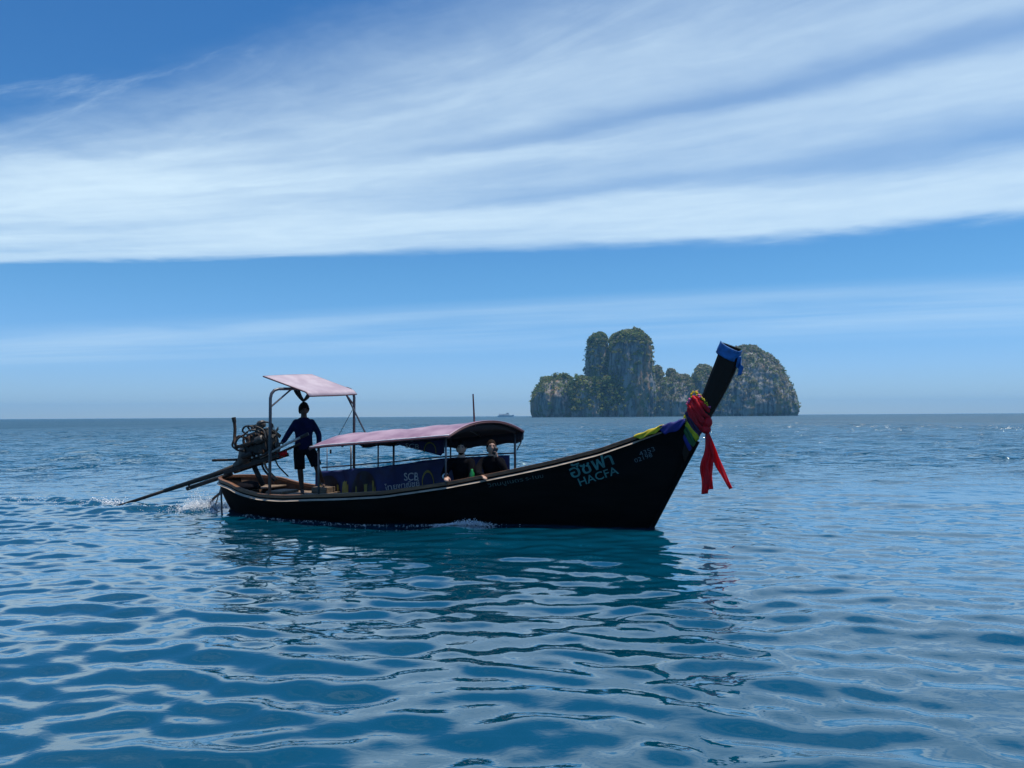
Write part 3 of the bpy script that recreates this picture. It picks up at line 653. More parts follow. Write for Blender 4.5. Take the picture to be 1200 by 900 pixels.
strip([K0, (8.41, -.03, 1.2), (8.40, -.05, .95), (8.38, -.06, .75), (8.40, -.05, .64)], [.05, .08, .11, .11, .07], (.8, .6, .1), seed=3, parent=rs)
strip([K0, (8.46, -.02, 1.20), (8.53, -.03, .98), (8.62, -.03, .80), (8.70, -.03, .66)], [.05, .10, .10, .07, .05], (.9, -.2, .35), seed=2, parent=rs)
cs = empty('rainbow_sash', BOAT); tag(cs, 'yellow, green and purple sash bands wound below the red sash', 'sash')
for k, (a_, m_) in enumerate(((.215, 'purple'), (.17, 'purple'), (.125, 'purple'), (.085, 'yellow'), (.045, 'yellow'), (.005, 'green'), (-.04, 'green'))):
    wrap(a_, .027, .008+.004*(k % 2), -.10+.012*math.sin(k*2), k*1.3, sx=1.03).build('turn', M[m_], cs, True)
bs = empty('draped_ribbon', BOAT); tag(bs, 'dark blue and yellow ribbon draped along the gunwale towards the prow', 'ribbon')
def drape(s_a, s_b, name, m_, low, seed):
    mb = MB(); rr = []
    for k in range(31):
        s = s_a+(s_b-s_a)*k/30; t, z = sheer(s); up_ = .064+.006*math.sin(k*.5+seed); ring = []
        e_ = min(1, 3*min(k, 30-k)/30+.35)
        for q in range(9):
            f_ = q/8
            if f_ < .4: y_ = -(t-.05+f_/.4*.115); z_ = z+up_+.004*math.sin(q*2+k*.3)
            else: y_ = -(t+.070+.010*math.sin(k*.35+q*1.3+seed)); z_ = z+up_-(f_-.4)/.6*low*e_
            ring.append((s, y_, z_))
        rr.append(ring)
    mb.loft(rr, closed=False); o = mb.build(name, M[m_], bs, True); s_ = o.modifiers.new('solid', 'SOLIDIFY'); s_.thickness = .006; return o
drape(7.33, 7.74, 'yellow_end', 'yellow', .085, 0); drape(7.70, 8.06, 'blue_band', 'blue', .15, 2)
for k, a_ in enumerate((-.11,)): wrap(a_, .04, .007, -.10, k, sx=.95).build('turn', M['blue'], bs, True)
gl = empty('flower_garland', BOAT); tag(gl, 'small yellow and pink flower garland above the red sash', 'garland')
for k in range(56):
    th = 2*math.pi*k/56; p = AX0+AX*(.53+.06*-math.cos(th)+random.uniform(-.02, .02))+AXN*.172*math.cos(th)+Vector((0, .102*math.sin(th), 0)); rr_ = random.uniform(.012, .021)
    f_ = MB(); f_.ball(p, (rr_, rr_*.7, rr_*random.uniform(.6, 1.1)), 6, 4, rot=Euler((random.random()*3, random.random()*3, 0)).to_matrix()); f_.build('flower', M['yellow' if (k//4) % 3 else 'pink'], gl, False)
for k in range(16):
    f_ = MB(); f_.ball(AX0+AX*(.58-.014*k)-AXN*(.195+random.uniform(-.01, .02))+Vector((0, -.04+random.uniform(-.03, .03), 0)), random.uniform(.014, .022), 6, 4); f_.build('flower', M['yellow' if k < 7 else 'pink'], gl, False)
bc_ = empty('blue_prow_cloth', BOAT); tag(bc_, 'bright blue cloth tied over the tip of the prow', 'cloth')
m_ = MB(); rr = []
for k in range(9):
    a_ = AXL-.19+k*.0215; lx, rx, zq = post_section(a_); c0 = AX0+AX*a_; ring = []
    for q in range(24):
        th = 2*math.pi*q/24; ex = abs(math.cos(th))**.55*math.copysign(1, math.cos(th)); ey = abs(math.sin(th))**.55*math.copysign(1, math.sin(th))
        lump = 1+.03*math.sin(3*th+k*.5)+.02*math.sin(7*th+k)
        ring.append(c0+AXN*ex*.172*lump+Vector((0, ey*.112*lump, 0))+AX*(.02*math.sin(2*th+1)))
    rr.append(ring)
m_.loft(rr, True, False); o = m_.build('cloth_band', M['skyblue'], bc_, True); s_ = o.modifiers.new('solid', 'SOLIDIFY'); s_.thickness = .012
strip([AX0+AX*(AXL-.10)+AXN*.17+Vector((0, -.06, 0)), AX0+AX*(AXL-.2)+AXN*.23+Vector((0, -.07, 0)), (8.86, -.07, 2.44), (8.85, -.07, 2.33)], [.06, .10, .09, .07], (.8, -.5, .2), seed=1, name='tail', m='skyblue', parent=bc_)

# ------------------------------------------------------------------ people
def fuse(mb, voxel, smooth_it, name):
    me = mb.mesh(name, [], True); o = bpy.data.objects.new(name, me); COL.objects.link(o)
    r_ = o.modifiers.new('r', 'REMESH'); r_.mode = 'VOXEL'; r_.voxel_size = voxel; r_.use_smooth_shade = True
    s_ = o.modifiers.new('s', 'SMOOTH'); s_.iterations = smooth_it; s_.factor = .5
    dg = bpy.context.evaluated_depsgraph_get(); dg.update(); res = bpy.data.meshes.new_from_object(o.evaluated_get(dg))
    bpy.data.objects.remove(o); bpy.data.meshes.remove(me); res.name = name
    res.polygons.foreach_set('use_smooth', [True]*len(res.polygons)); return res
def skin_obj(name, mb, m, parent, voxel=.011, it=3):
    me = fuse(mb, voxel, it, name); me.materials.clear(); me.materials.append(m); o = bpy.data.objects.new(name, me); COL.objects.link(o); o.parent = parent; return o
def ellipse_loft(mb, secs, n=20):
    rr = []
    for (c, a, b_) in secs:
        rr.append([Vector(c)+Vector((a*math.cos(2*math.pi*k/n), b_*math.sin(2*math.pi*k/n), 0)) for k in range(n)])
    mb.loft(rr)
def head_mesh(mb, c, yaw=0., pitch=0., sc=1.0):
    n, mrows = 28, 20; rt = Matrix.Rotation(yaw, 3, 'Z') @ Matrix.Rotation(pitch, 3, 'X'); rr = []
    for i in range(1, mrows):
        ph = -math.pi/2+math.pi*i/mrows; ring = []
        for k in range(n):
            a = 2*math.pi*k/n; x, y, z = math.cos(ph)*math.cos(a), math.cos(ph)*math.sin(a), math.sin(ph)
            px, py, pz = x*.076, y*.094, z*.115
            if z < 0: px *= 1-.34*(-z)**1.6; py = py*(1-.12*(-z)) - .010*(-z)
            if y < 0:
                f_ = -y
                py -= .022*math.exp(-(x/.16)**2-((z+.18)/.16)**2)*f_          # nose
                py += .010*math.exp(-((abs(x)-.38)/.16)**2-((z-.05)/.12)**2)     # eye sockets
                py -= .008*math.exp(-(x/.30)**2-((z+.50)/.10)**2)                # lips
                py -= .008*math.exp(-(x/.28)**2-((z+.82)/.14)**2)                # chin
                py -= .005*math.exp(-(x/.5)**2-((z-.22)/.08)**2)                 # brow
            ring.append(rt @ Vector((px, py, pz))*sc + Vector(c))
        rr.append(ring)
    mb.loft(rr)
    for sgn in (-1, 1): mb.ball(rt @ Vector((sgn*.078, .012, -.005))*sc+Vector(c), (.012, .024, .034), 8, 6, rot=rt)
    return rt
def hand(mb, wr, dirv, palm, side, curl=.6, sc=1.0, spread=.05):
    """palm and five bent fingers; palm = palm normal, side=+1/-1 thumb side"""
    d = Vector(dirv).normalized(); p = Vector(palm); p = (p-d*p.dot(d)).normalized(); x = d.cross(p).normalized()*side; wr = Vector(wr)
    mb.tube([wr, wr+d*.035*sc, wr+d*.09*sc], [.028*sc, .040*sc, .040*sc], 10, flat=(1, .45), up=tuple(p))
    for k in range(4):
        off = (k-1.5)*.020*sc; L = (.072, .080, .074, .060)[k]*sc; q = wr+d*.085*sc-x*off; dd = d+x*(-off*spread*10); pts = [q-d*.02*sc]; ang = 0
        for j in range(3):
            q = q+(dd*math.cos(ang)+p*math.sin(ang)).normalized()*L*(.42, .33, .25)[j]; pts.append(q); ang += curl
        mb.tube(pts, [.0105*sc, .0105*sc, .010*sc, .0085*sc], 8, round_ends=True)
    q = wr+d*.03*sc+x*.030*sc; mb.tube([q-x*.01, q+(x*.6+d*.6+p*.25)*.035*sc, q+(x*.55+d*1.0+p*.45)*.058*sc], [.015*sc, .0125*sc, .010*sc], 8, round_ends=True)
def hair_cap(c, rt, sc, m, parent, low_back=-.75, low_front=.42, thick=1.10, seed=0, bun=False):
    mb = MB(); n = 26; rr = []
    for i in range(15):
        ring = []
        for k in range(n):
            a = 2*math.pi*k/n; fr = (1-math.sin(a))/2       # 1 at the front (-y)
            lo = math.asin(max(-.98, low_back+(low_front-low_back)*fr**1.5+.07*math.sin(a*9+seed))); ph = lo+(math.pi/2-.06-lo)*i/14
            x, y, z = math.cos(ph)*math.cos(a), math.cos(ph)*math.sin(a), math.sin(ph)
            g_ = thick-.07*max(0, 1-i/3.)+.05*math.sin(a*7+seed)*math.cos(i*.9+seed)+.035*math.sin(a*13+i*1.7)
            ring.append(rt @ Vector((x*.076*g_, y*.094*g_+.004, z*.115*g_))*sc+Vector(c))
        rr.append(ring)
    mb.loft(rr, True, False); mb.add(rr[-1], [tuple(range(n))])
    if bun: mb.ball(rt @ Vector((0, .12, .02))*sc+Vector(c), (.05, .05, .05), 10, 7)
    o = mb.build('hair', M[m], parent, True); s_ = o.modifiers.new('solid', 'SOLIDIFY'); s_.thickness = .012; s_.offset = -1; return o
def eyes(c, rt, sc, parent):
    for sgn in (-1, 1):
        e = MB(); e.ball(rt @ Vector((sgn*.030, -.081, .006))*sc+Vector(c), (.013, .007, .006), 8, 6, rot=rt); e.build('eye', M['hair'], parent, True)
        e = MB(); e.tube([rt @ Vector((sgn*.014, -.090, .024))*sc+Vector(c), rt @ Vector((sgn*.046, -.079, .024))*sc+Vector(c)], .005, 6); e.build('eyebrow', M['hair'], parent, True)

def limb(mb, pts, rad, n=12): 
    C = curve_pts(pts, 4*len(pts)); rr = np.interp(np.linspace(0, 1, len(C)), np.linspace(0, 1, len(rad)), rad); mb.tube(C, rr, n, round_ends=True)

# boatman standing at the stern
man = empty('person', frame(.68, -.30, .29, R(14)+YAW)); tag(man, 'boatman in navy long sleeved shirt and dark shorts standing at the tiller', 'person')
HC = (.0, -.02, 1.60)
bd = MB(); hd_rt = head_mesh(bd, HC, R(16), R(6))
ellipse_loft(bd, [((0, .0, .86), .12, .09), ((0, 0, .92), .155, .105), ((0, 0, 1.02), .145, .10), ((0, 0, 1.12), .14, .10), ((0, 0, 1.25), .165, .115), ((0, 0, 1.36), .17, .10), ((0, 0, 1.42), .10, .075), ((0, 0, 1.46), .058, .06), ((0, -.01, 1.53), .054, .06)])
LA = [(-.145, 0, 1.365), (-.212, .015, 1.26), (-.295, .0, 1.13), (-.345, -.09, 1.04), (-.385, -.18, .985)]
RA = [(.145, 0, 1.365), (.21, .02, 1.26), (.275, .05, 1.13), (.285, -.01, 1.0), (.27, -.08, .89)]
limb(bd, LA, [.062, .055, .045, .042, .030]); limb(bd, RA, [.062, .055, .045, .042, .030])
hand(bd, LA[-1], (-.5, -.75, -.2), (0, -.2, -1), 1, 1.0); hand(bd, RA[-1], (.0, -.25, -1), (-1, 0, 0), 1, .5)
LL_ = [(-.085, 0, .90), (-.08, -.01, .70), (-.065, -.02, .48), (-.05, .02, .30), (-.03, .03, .08)]
RL_ = [(.085, 0, .90), (.16, -.05, .73), (.235, -.09, .54), (.30, -.02, .34), (.36, .06, .20)]
for L_ in (LL_, RL_):
    limb(bd, L_, [.088, .078, .056, .055, .036]); an = Vector(L_[-1]); bd.tube([an+Vector((0, .05, -.04)), an+Vector((.01, -.05, -.045)), an+Vector((.02, -.15, -.06))], [.035, .038, .022], 10, flat=(1.1, .7), round_ends=True)
skin_obj('body', bd, M['skin_dark'], man)
sh = MB(); ellipse_loft(sh, [((0, 0, .84), .165, .122), ((0, 0, .95), .168, .120), ((0, 0, 1.1), .160, .117), ((0, 0, 1.25), .185, .132), ((0, 0, 1.36), .19, .118), ((0, 0, 1.425), .115, .09), ((0, 0, 1.455), .075, .075)])
limb(sh, LA[:4]+[(-.375, -.16, 1.0)], [.064, .062, .056, .050, .044]); limb(sh, RA[:4]+[(.272, -.065, .92)], [.064, .062, .056, .050, .044])
skin_obj('shirt', sh, M['navy_shirt'], man, .012, 2)
so = MB(); ellipse_loft(so, [((0, 0, .76), .13, .10), ((0, 0, .84), .162, .118), ((0, 0, .90), .160, .118), ((0, 0, .95), .150, .110)])
so.tube(curve_pts([(-.085, 0, .88), (-.085, -.01, .72), (-.075, -.015, .56), (-.072, -.02, .46)], 10), [.105, .108, .108, .106, .105, .104, .103, .102, .102, .10], 14)
so.tube(curve_pts([(.085, 0, .88), (.16, -.05, .73), (.22, -.085, .59), (.24, -.085, .53)], 10), [.105, .108, .108, .106, .105, .104, .103, .102, .102, .10], 14)
skin_obj('shorts', so, M['dark_shorts'], man, .012, 2)
hair_cap(HC, hd_rt, 1.0, 'hair', man, low_back=-.6, low_front=.35, thick=1.34, seed=1); eyes(HC, hd_rt, 1.0, man)

def sitter(mw, label, skin, shirt, HC, yaw, pitch, A1, A2, h1, h2, hair, bun, beard=False, sleeve=2, sw=1.0, hair_kw={}):
    e = empty('person', mw); tag(e, label, 'person'); b = MB(); rt = head_mesh(b, HC, yaw, pitch)
    hx, hy, hz = HC
    ellipse_loft(b, [((0, .02, -.02), .15*sw, .11), ((0, .02, .08), .155*sw, .11), ((hx*.3, 0, .22), .14*sw, .10), ((hx*.6, hy*.4, .38), .165*sw, .11), ((hx*.8, hy*.6, .49), .165*sw, .095), ((hx*.85, hy*.7, .55), .09, .07), ((hx*.9, hy*.8, .60), .055, .058), ((hx, hy+.015, hz-.06), .05, .055)])
    limb(b, A1, [.058*sw, .052*sw, .042, .040, .029]); limb(b, A2, [.058*sw, .052*sw, .042, .040, .029]); hand(b, A1[-1], *h1); hand(b, A2[-1], *h2)
    for sgn in (-1, 1):
        limb(b, [(sgn*.09, .04, .02), (sgn*.10, -.08, .03), (sgn*.11, -.19, .0), (sgn*.11, -.14, -.18), (sgn*.11, -.06, -.32)], [.085, .075, .056, .052, .036])
    skin_obj('body', b, M[skin], e)
    s = MB(); ellipse_loft(s, [((0, .02, -.02), .175*sw, .135), ((0, .02, .08), .172*sw, .13), ((hx*.3, 0, .22), .158*sw, .118), ((hx*.6, hy*.4, .38), .182*sw, .126), ((hx*.8, hy*.6, .49), .182*sw, .112), ((hx*.85, hy*.7, .55), .105, .085), ((hx*.9, hy*.8, .575), .072, .072)])
    for A_ in (A1, A2): limb(s, A_[:sleeve+1], [.078*sw, .070*sw, .064][:sleeve+1] if sleeve == 2 else [.076*sw, .068*sw, .058, .053, .045][:sleeve+1])
    skin_obj('shirt', s, M[shirt], e, .012, 2)
    hair_cap(HC, rt, 1.0, hair, e, bun=bun, seed=3, **hair_kw); eyes(HC, rt, 1.0, e)
    for sgn in (-1, 1):
        q = MB(); limb(q, [(sgn*.09, .04, .02), (sgn*.10, -.06, .03), (sgn*.11, -.15, .01)], [.10, .095, .085]); q.build('shorts', M['dark_shorts'], e, True)
    if beard:
        q = MB(); rr = []
        for i in range(7):
            ph = math.asin(-.98+(-.70+.98)*i/6); rr.append([rt @ Vector((math.cos(ph)*math.cos(a)*.076*(1-.34*(-math.sin(ph))**1.6)*1.06, math.cos(ph)*math.sin(a)*.094*1.05-.010*(-math.sin(ph)), math.sin(ph)*.118))+Vector(HC) for a in np.linspace(math.pi*1.02, math.pi*1.98, 13)])
        q.loft(rr, closed=False); o = q.build('beard', M[hair], e, True); s_ = o.modifiers.new('solid', 'SOLIDIFY'); s_.thickness = .003
    return e
P1 = sitter(frame(4.43, .36, .50), 'bearded passenger in black T-shirt with one forearm over the gunwale', 'skin_light', 'black_shirt', (.01, -.07, .725), R(24), R(-4),
    [(-.17, -.04, .49), (-.21, -.14, .40), (-.20, -.27, .29), (-.12, -.40, .285), (-.03, -.50, .29)], [(.17, -.04, .49), (.22, -.10, .37), (.24, -.18, .24), (.20, -.30, .20), (.13, -.38, .18)],
    ((.35, -.75, -.25), (0, -.3, -1), 1, .55), ((-.5, -.6, -.1), (0, 0, -1), 1, .4), 'hair', False, beard=True, sleeve=4)
q = MB(); q.tube([(-.10, -.43, .285), (-.05, -.485, .29)], [.05, .052], 12); q.build('cuff', M['white_cloth'], P1, True)
P2 = sitter(frame(4.94, .26, .53), 'passenger in black top lifting a dark cup to the mouth', 'skin_light', 'black_shirt', (.0, -.06, .71), R(32), R(-8),
    [(-.155, -.04, .48), (-.18, -.16, .38), (-.12, -.30, .30), (-.02, -.43, .285), (.06, -.54, .29)], [(.155, -.04, .48), (.25, -.12, .36), (.30, -.22, .34), (.26, -.26, .44), (.19, -.25, .535)],
    ((.6, -.6, -.2), (0, -.3, -1), 1, .5), ((-.35, .05, 1.0), (-.5, -.6, 0), -1, 1.0), 'hair_brown', True, sleeve=4, sw=.92, hair_kw=dict(low_back=-.85, low_front=.5))
c_ = MB(); c_.tube([(0, 0, -.06), (0, 0, -.05), (0, 0, .05), (0, 0, .062)], [.028, .033, .037, .030], 14); o = c_.build('drink_cup', M['rubber'], None, True)
o.matrix_world = frame(5.085, .50, 1.19) @ Matrix.Rotation(R(25), 4, 'Y'); tag(o, 'dark cup held to the mouth by the passenger', 'cup')
c_ = MB(); c_.tube([(0, 0, -.11), (0, 0, -.10), (0, 0, .05), (0, 0, .09), (0, 0, .12)], [.035, .042, .042, .020, .018], 14); o = c_.build('drink_bottle', M['glassgreen'], None, True)
o.matrix_world = frame(4.72, .60, .78); tag(o, 'green bottle standing between the two seated passengers', 'bottle')
k_ = MB(); k_.box((0, 0, -.01), (.20, .20, .025)); k_.box((0, 0, -.105), (.04, .04, .17)); o = k_.build('side_tray', M['deck'], boat, bevel=.005); o.location = (4.72, -.62, .665)

# ------------------------------------------------------------------ sea
def axis(lo, hi, step, growth, mid_step, mid_to, far_growth, end):
    a = list(np.arange(lo, hi+1e-6, step)); st = step
    while a[-1] < end:
        if st < mid_step: st = min(st*growth, mid_step)
        elif a[-1] > mid_to: st *= far_growth
        a.append(min(a[-1]+st, end))
    return np.array(a)
SEA_R = 6000.0
hx = axis(0.0, 9.0, 0.064, 1.022, 0.40, 60.0, 1.07, SEA_R); gx = np.concatenate([-hx[:0:-1], hx])
fy = axis(2.6, 12.5, 0.032, 1.0115, 0.40, 170.0, 1.025, SEA_R); by = axis(-2.6, -2.5, 0.05, 1.3, 5.0, 5.0, 1.3, SEA_R); gy = np.concatenate([-by[:0:-1], fy[fy > 2.55]])
X, Y = np.meshgrid(gx, gy); sxp = np.gradient(gx); syp = np.gradient(gy)
SP = np.maximum(0.75*sxp[None, :], syp[:, None])
def blob(a, b_, sa, sb): return np.exp(-((X-a)/sa)**2-((Y-b_)/sb)**2)
BS = (X-ORG.x)*U.x+(Y-ORG.y)*U.y; BT = (X-ORG.x)*NRM.x+(Y-ORG.y)*NRM.y       # along and across the boat
flatp = np.stack([X.ravel()/9.0, Y.ravel()/14.0, np.zeros(X.size)], 1)
gust = np.clip(0.72+0.65*fbm(flatp, 3, 3), 0.3, 1.35).reshape(X.shape); far_ = np.clip((Y-16)/16, 0, 1)*np.clip((np.abs(BT)+np.abs(BS-3)-6)/6, 0, 1); gust = gust*(1-far_)+far_*(.75+.45*gust)
Z = np.zeros_like(X); wr_ = np.random.default_rng(5)
specs = [(26, 3.0, 10.0, 0.020, 30), (48, 0.7, 2.0, 0.050, 32), (90, 0.20, 0.58, 0.112, 32), (44, 0.13, 0.23, 0.042, 45), (60, 1.1, 2.6, 0.12, 38)]
for gi, (cnt, l0, l1, srms, spread) in enumerate(specs):
    G = np.zeros_like(X)
    for k in range(cnt):
        lam = l0*(l1/l0)**wr_.random(); kn = 2*math.pi/lam; th = math.radians(-100+wr_.normal(0, spread)); dx, dy = math.cos(th), math.sin(th)
        amp = srms*math.sqrt(2/cnt)/kn*(0.6+0.8*wr_.random()); ph = wr_.random()*6.283
        att = np.clip((lam/SP-2.6)/2.6, 0, 1)
        G += amp*att*np.sin(kn*(dx*X+dy*Y)+ph)
    near_hull = 1-0.40*np.exp(-((BS-4)/5.5)**2-((BT-2.2)/1.9)**2)
    Z += G*(1.0+.5*far_ if gi == 0 else (0.50+0.45*gust+.4*far_ if gi == 1 else (far_*(.6+.5*gust) if gi == 4 else gust*near_hull)))
# hull trough along the near side, hump off the bow, churned wake behind the propeller
Z -= 0.060*np.exp(-((BS-2.2)/2.4)**2-((BT-1.0)/0.75)**2)
Z += 0.030*np.exp(-((BS-4.55)/.30)**2-((BT-1.05)/0.22)**2)
wk = np.exp(-((BT-0.55-0.02*(BS+3))/0.55)**2)*np.clip((-0.6-BS)/0.6, 0, 1)*np.exp(np.minimum(0, (BS+9)/6.0))
chop = fbm(np.stack([X.ravel()/0.34, Y.ravel()/0.34, np.full(X.size, 2.0)], 1), 3, 9).reshape(X.shape)
Z += wk*0.055*chop*(SP < .3)
Z += 0.05*np.exp(-((BS+1.5)/.35)**2-((BT-.35)/.45)**2)*(0.7+0.6*chop)
V = np.stack([X, Y, Z], -1).reshape(-1, 3); ny, nx = X.shape
ii = np.arange(ny*nx).reshape(ny, nx); F = np.stack([ii[:-1, :-1], ii[:-1, 1:], ii[1:, 1:], ii[1:, :-1]], -1).reshape(-1, 4)
sm_ = bpy.data.materials.new('sea_water'); sm_.use_nodes = True; t = NT(sm_.node_tree); b = t.n['Principled BSDF']
tcd = t.node('ShaderNodeTexCoord'); mp = t.node('ShaderNodeMapping'); mp.inputs['Scale'].default_value = (0.75, 1.25, 1.0); mp.inputs['Rotation'].default_value = (0, 0, R(8)); t.link(tcd.outputs['Object'], mp.inputs[0])
big = t.noise(mp.outputs[0], 0.05, 3, 0.5); t.link(t.mix(t.smooth(big, 0.35, 0.65), (0.0002, 0.048, 0.088), (0.0004, 0.056, 0.098)), b.inputs['Base Color'])
t.link(t.math('MULTIPLY_ADD', t.node('ShaderNodeAttribute', attribute_name='swell').outputs['Fac'], 0.40, 0.02), b.inputs['Roughness']); b.inputs['IOR'].default_value = 1.62; b.inputs['Specular IOR Level'].default_value = 0.5
n1 = t.noise(mp.outputs[0], 1.25, 3, 0.6, 0.3); n2_ = t.noise(mp.outputs[0], 6.0, 3, 0.55, 0.3); n3_ = t.noise(mp.outputs[0], 0.24, 3, 0.55, 0.2)
rip = t.node('ShaderNodeAttribute', attribute_name='ripple').outputs['Fac']; rip2 = t.node('ShaderNodeAttribute', attribute_name='swell').outputs['Fac']
hsum = t.math('ADD', t.math('MULTIPLY', t.math('MULTIPLY', n1, 0.36), rip), t.math('ADD', t.math('MULTIPLY', n2_, 0.0032), t.math('MULTIPLY', t.math('MULTIPLY', n3_, 2.0), rip2)))
bn = t.node('ShaderNodeBump'); bn.inputs['Strength'].default_value = 1.0; bn.inputs['Distance'].default_value = 1.0
t.link(hsum, bn.inputs['Height'])
def slope_noise(scale, k):
    nd = t.node('ShaderNodeTexNoise'); t.link(mp.outputs[0], nd.inputs['Vector']); nd.inputs['Scale'].default_value = scale; nd.inputs['Detail'].default_value = 3
    v1 = t.node('ShaderNodeVectorMath', operation='SUBTRACT'); t.link(nd.outputs['Color'], v1.inputs[0]); v1.inputs[1].default_value = (.5, .5, .5)
    v2 = t.node('ShaderNodeVectorMath', operation='MULTIPLY'); t.link(v1.outputs[0], v2.inputs[0]); v2.inputs[1].default_value = (k, k, 0)
    v3 = t.node('ShaderNodeVectorMath', operation='SCALE'); t.link(v2.outputs[0], v3.inputs[0]); t.link(rip2, v3.inputs['Scale']); return v3.outputs[0]
va = t.node('ShaderNodeVectorMath', operation='ADD'); t.link(slope_noise(.05, .45), va.inputs[0]); t.link(slope_noise(.35, .35), va.inputs[1])
vb = t.node('ShaderNodeVectorMath', operation='ADD'); t.link(bn.outputs[0], vb.inputs[0]); t.link(va.outputs[0], vb.inputs[1])
vn = t.node('ShaderNodeVectorMath', operation='NORMALIZE'); t.link(vb.outputs[0], vn.inputs[0]); t.link(vn.outputs[0], b.inputs['Normal']); t.link(vn.outputs[0], b.inputs['Coat Normal']); t.link(t.node('ShaderNodeAttribute', attribute_name='calm').outputs['Fac'], b.inputs['Coat Weight']); b.inputs['Coat IOR'].default_value = 1.55
t.link(b.inputs['Roughness'].links[0].from_socket, b.inputs['Coat Roughness'])
sea = obj_from('sea', V, F, sm_)
for nm_, arr in (('calm', .75*np.clip(1-(np.hypot(X, Y)-9)/26, 0, 1)), ('ripple', np.clip((SP-.07)/.16, 0, 1)*(.45+.55*gust)), ('swell', np.maximum(np.clip((SP-.44)/1.6, 0, 1), .85*np.clip((np.hypot(X, Y)-26)/140, 0, 1)))):     # fine relief takes over where the mesh is too coarse for it
    sea.data.attributes.new(nm_, 'FLOAT', 'POINT').data.foreach_set('value', arr.astype(np.float32).ravel())
tag(sea, 'deep blue rippled sea reaching to the horizon', None, kind='structure')

# ------------------------------------------------------------------ foam and spray
def sea_z(x, y):
    i = int(np.clip(np.searchsorted(gx, x), 1, len(gx)-1)); j = int(np.clip(np.searchsorted(gy, y), 1, len(gy)-1)); return float(Z[j, i])
fm = MB()
def fleck(s, t_, dz, r_):
    p = ORG+U*s+NRM*t_; z = sea_z(p.x, p.y); q = [random.uniform(.6, 1.4) for _ in range(6)]; a = random.random()*6.28; e = random.uniform(1.0, 2.2) if dz < .02 else 1.0
    ca, sa = math.cos(a)*r_*e, math.sin(a)*r_*e; h_ = r_*(.45 if dz < .02 else .9); c = Vector((p.x, p.y, z+dz))
    fm.add([c+Vector((ca*q[0], sa*q[0], 0)), c+Vector((-sa*q[1]*.6, ca*q[1]*.6, 0)), c+Vector((-ca*q[2], -sa*q[2], 0)), c+Vector((sa*q[3]*.6, -ca*q[3]*.6, 0)), c+Vector((0, 0, h_*q[4])), c-Vector((0, 0, h_*q[5]))],
           [(0, 1, 4), (1, 2, 4), (2, 3, 4), (3, 0, 4), (1, 0, 5), (2, 1, 5), (3, 2, 5), (0, 3, 5)])
for k in range(3000):                                    # boil at the stern
    s = -1.22+random.gauss(0, .24); t_ = .35+random.gauss(0, .24); hh = abs(random.gauss(0, .10))*math.exp(-((s+1.25)/.35)**2)
    fleck(s, t_, hh*random.random()*1.6, random.uniform(.003, .012))
for k in range(1500):                                    # wash between stern and propeller, and trailing aft
    s = -1.2-random.random()**.8*8; t_ = .60+random.gauss(0, .16+.02*abs(s)); 
    if math.sin(s*7.3)+math.sin(s*2.9+1) < random.uniform(-1.6, 1.4): continue
    fleck(s, t_, random.random()*.02, random.uniform(.003, .011))
for k in range(300):                                     # rooster tail at the shaft end
    fleck(-3.55+random.gauss(0, .22), .45+random.gauss(0, .12), abs(random.gauss(0, .05)), random.uniform(.006, .018))
for k in range(1300):                                    # small breaker along the near planks
    s = 4.6+random.gauss(0, .22); fleck(s, hull_t(s, .02)+.05+abs(random.gauss(0, .09)), abs(random.gauss(0, .035))*math.exp(-((s-4.75)/.3)**2), random.uniform(.004, .015))
for k in range(260):
    s = random.uniform(.2, 4.4); fleck(s, hull_t(s, .0)+.04+abs(random.gauss(0, .10)), 0.004, random.uniform(.004, .010))
fo = fm.build('wake_foam', M['foam'], None, smooth=True); tag(fo, 'white foam and spray churned up around the boat stern and planks', 'foam', kind='stuff')

# ------------------------------------------------------------------ limestone islands
def rock_material():
    m = bpy.data.materials.new('limestone'); m.use_nodes = True; t = NT(m.node_tree); b = t.n['Principled BSDF']; b.inputs['Roughness'].default_value = .9; b.inputs['Specular IOR Level'].default_value = .15
    tcd = t.node('ShaderNodeTexCoord'); mp = t.node('ShaderNodeMapping'); mp.inputs['Scale'].default_value = (1, 1, .22); t.link(tcd.outputs['Object'], mp.inputs[0])
    st = t.noise(mp.outputs[0], .16, 7, .65, .6); pa = t.noise(tcd.outputs['Object'], .05, 5, .6, .4); och = t.noise(mp.outputs[0], .06, 4, .6); veg = t.noise(tcd.outputs['Object'], .09, 6, .68, .3)
    mp2 = t.node('ShaderNodeMapping'); mp2.inputs['Scale'].default_value = (1, 1, .06); t.link(tcd.outputs['Object'], mp2.inputs[0]); drip = t.noise(mp2.outputs[0], .30, 5, .6, .3)
    c = t.mix(t.smooth(st, .36, .60), (.048, .056, .064), (.29, .285, .27)); c = t.mix(t.math('MULTIPLY', t.smooth(drip, .54, .66), .7), c, (.035, .036, .036)); c = t.mix(t.math('MULTIPLY', t.smooth(drip, .42, .33), .4), c, (.33, .31, .28))
    c = t.mix(t.math('MULTIPLY', t.smooth(och, .52, .66), .65), c, (.36, .20, .09)); c = t.mix(t.math('MULTIPLY', t.smooth(pa, .55, .72), .4), c, (.12, .13, .11)); c = t.mix(t.math('MULTIPLY', t.smooth(veg, .52, .60), .8), c, (.090, .13, .040))
    t.link(c, b.inputs['Base Color']); bn = t.node('ShaderNodeBump'); bn.inputs['Strength'].default_value = .8; bn.inputs['Distance'].default_value = 1.6
    t.link(t.noise(mp.outputs[0], .35, 6, .65), bn.inputs['Height']); t.link(bn.outputs[0], b.inputs['Normal']); return m
M['rock'] = rock_material()
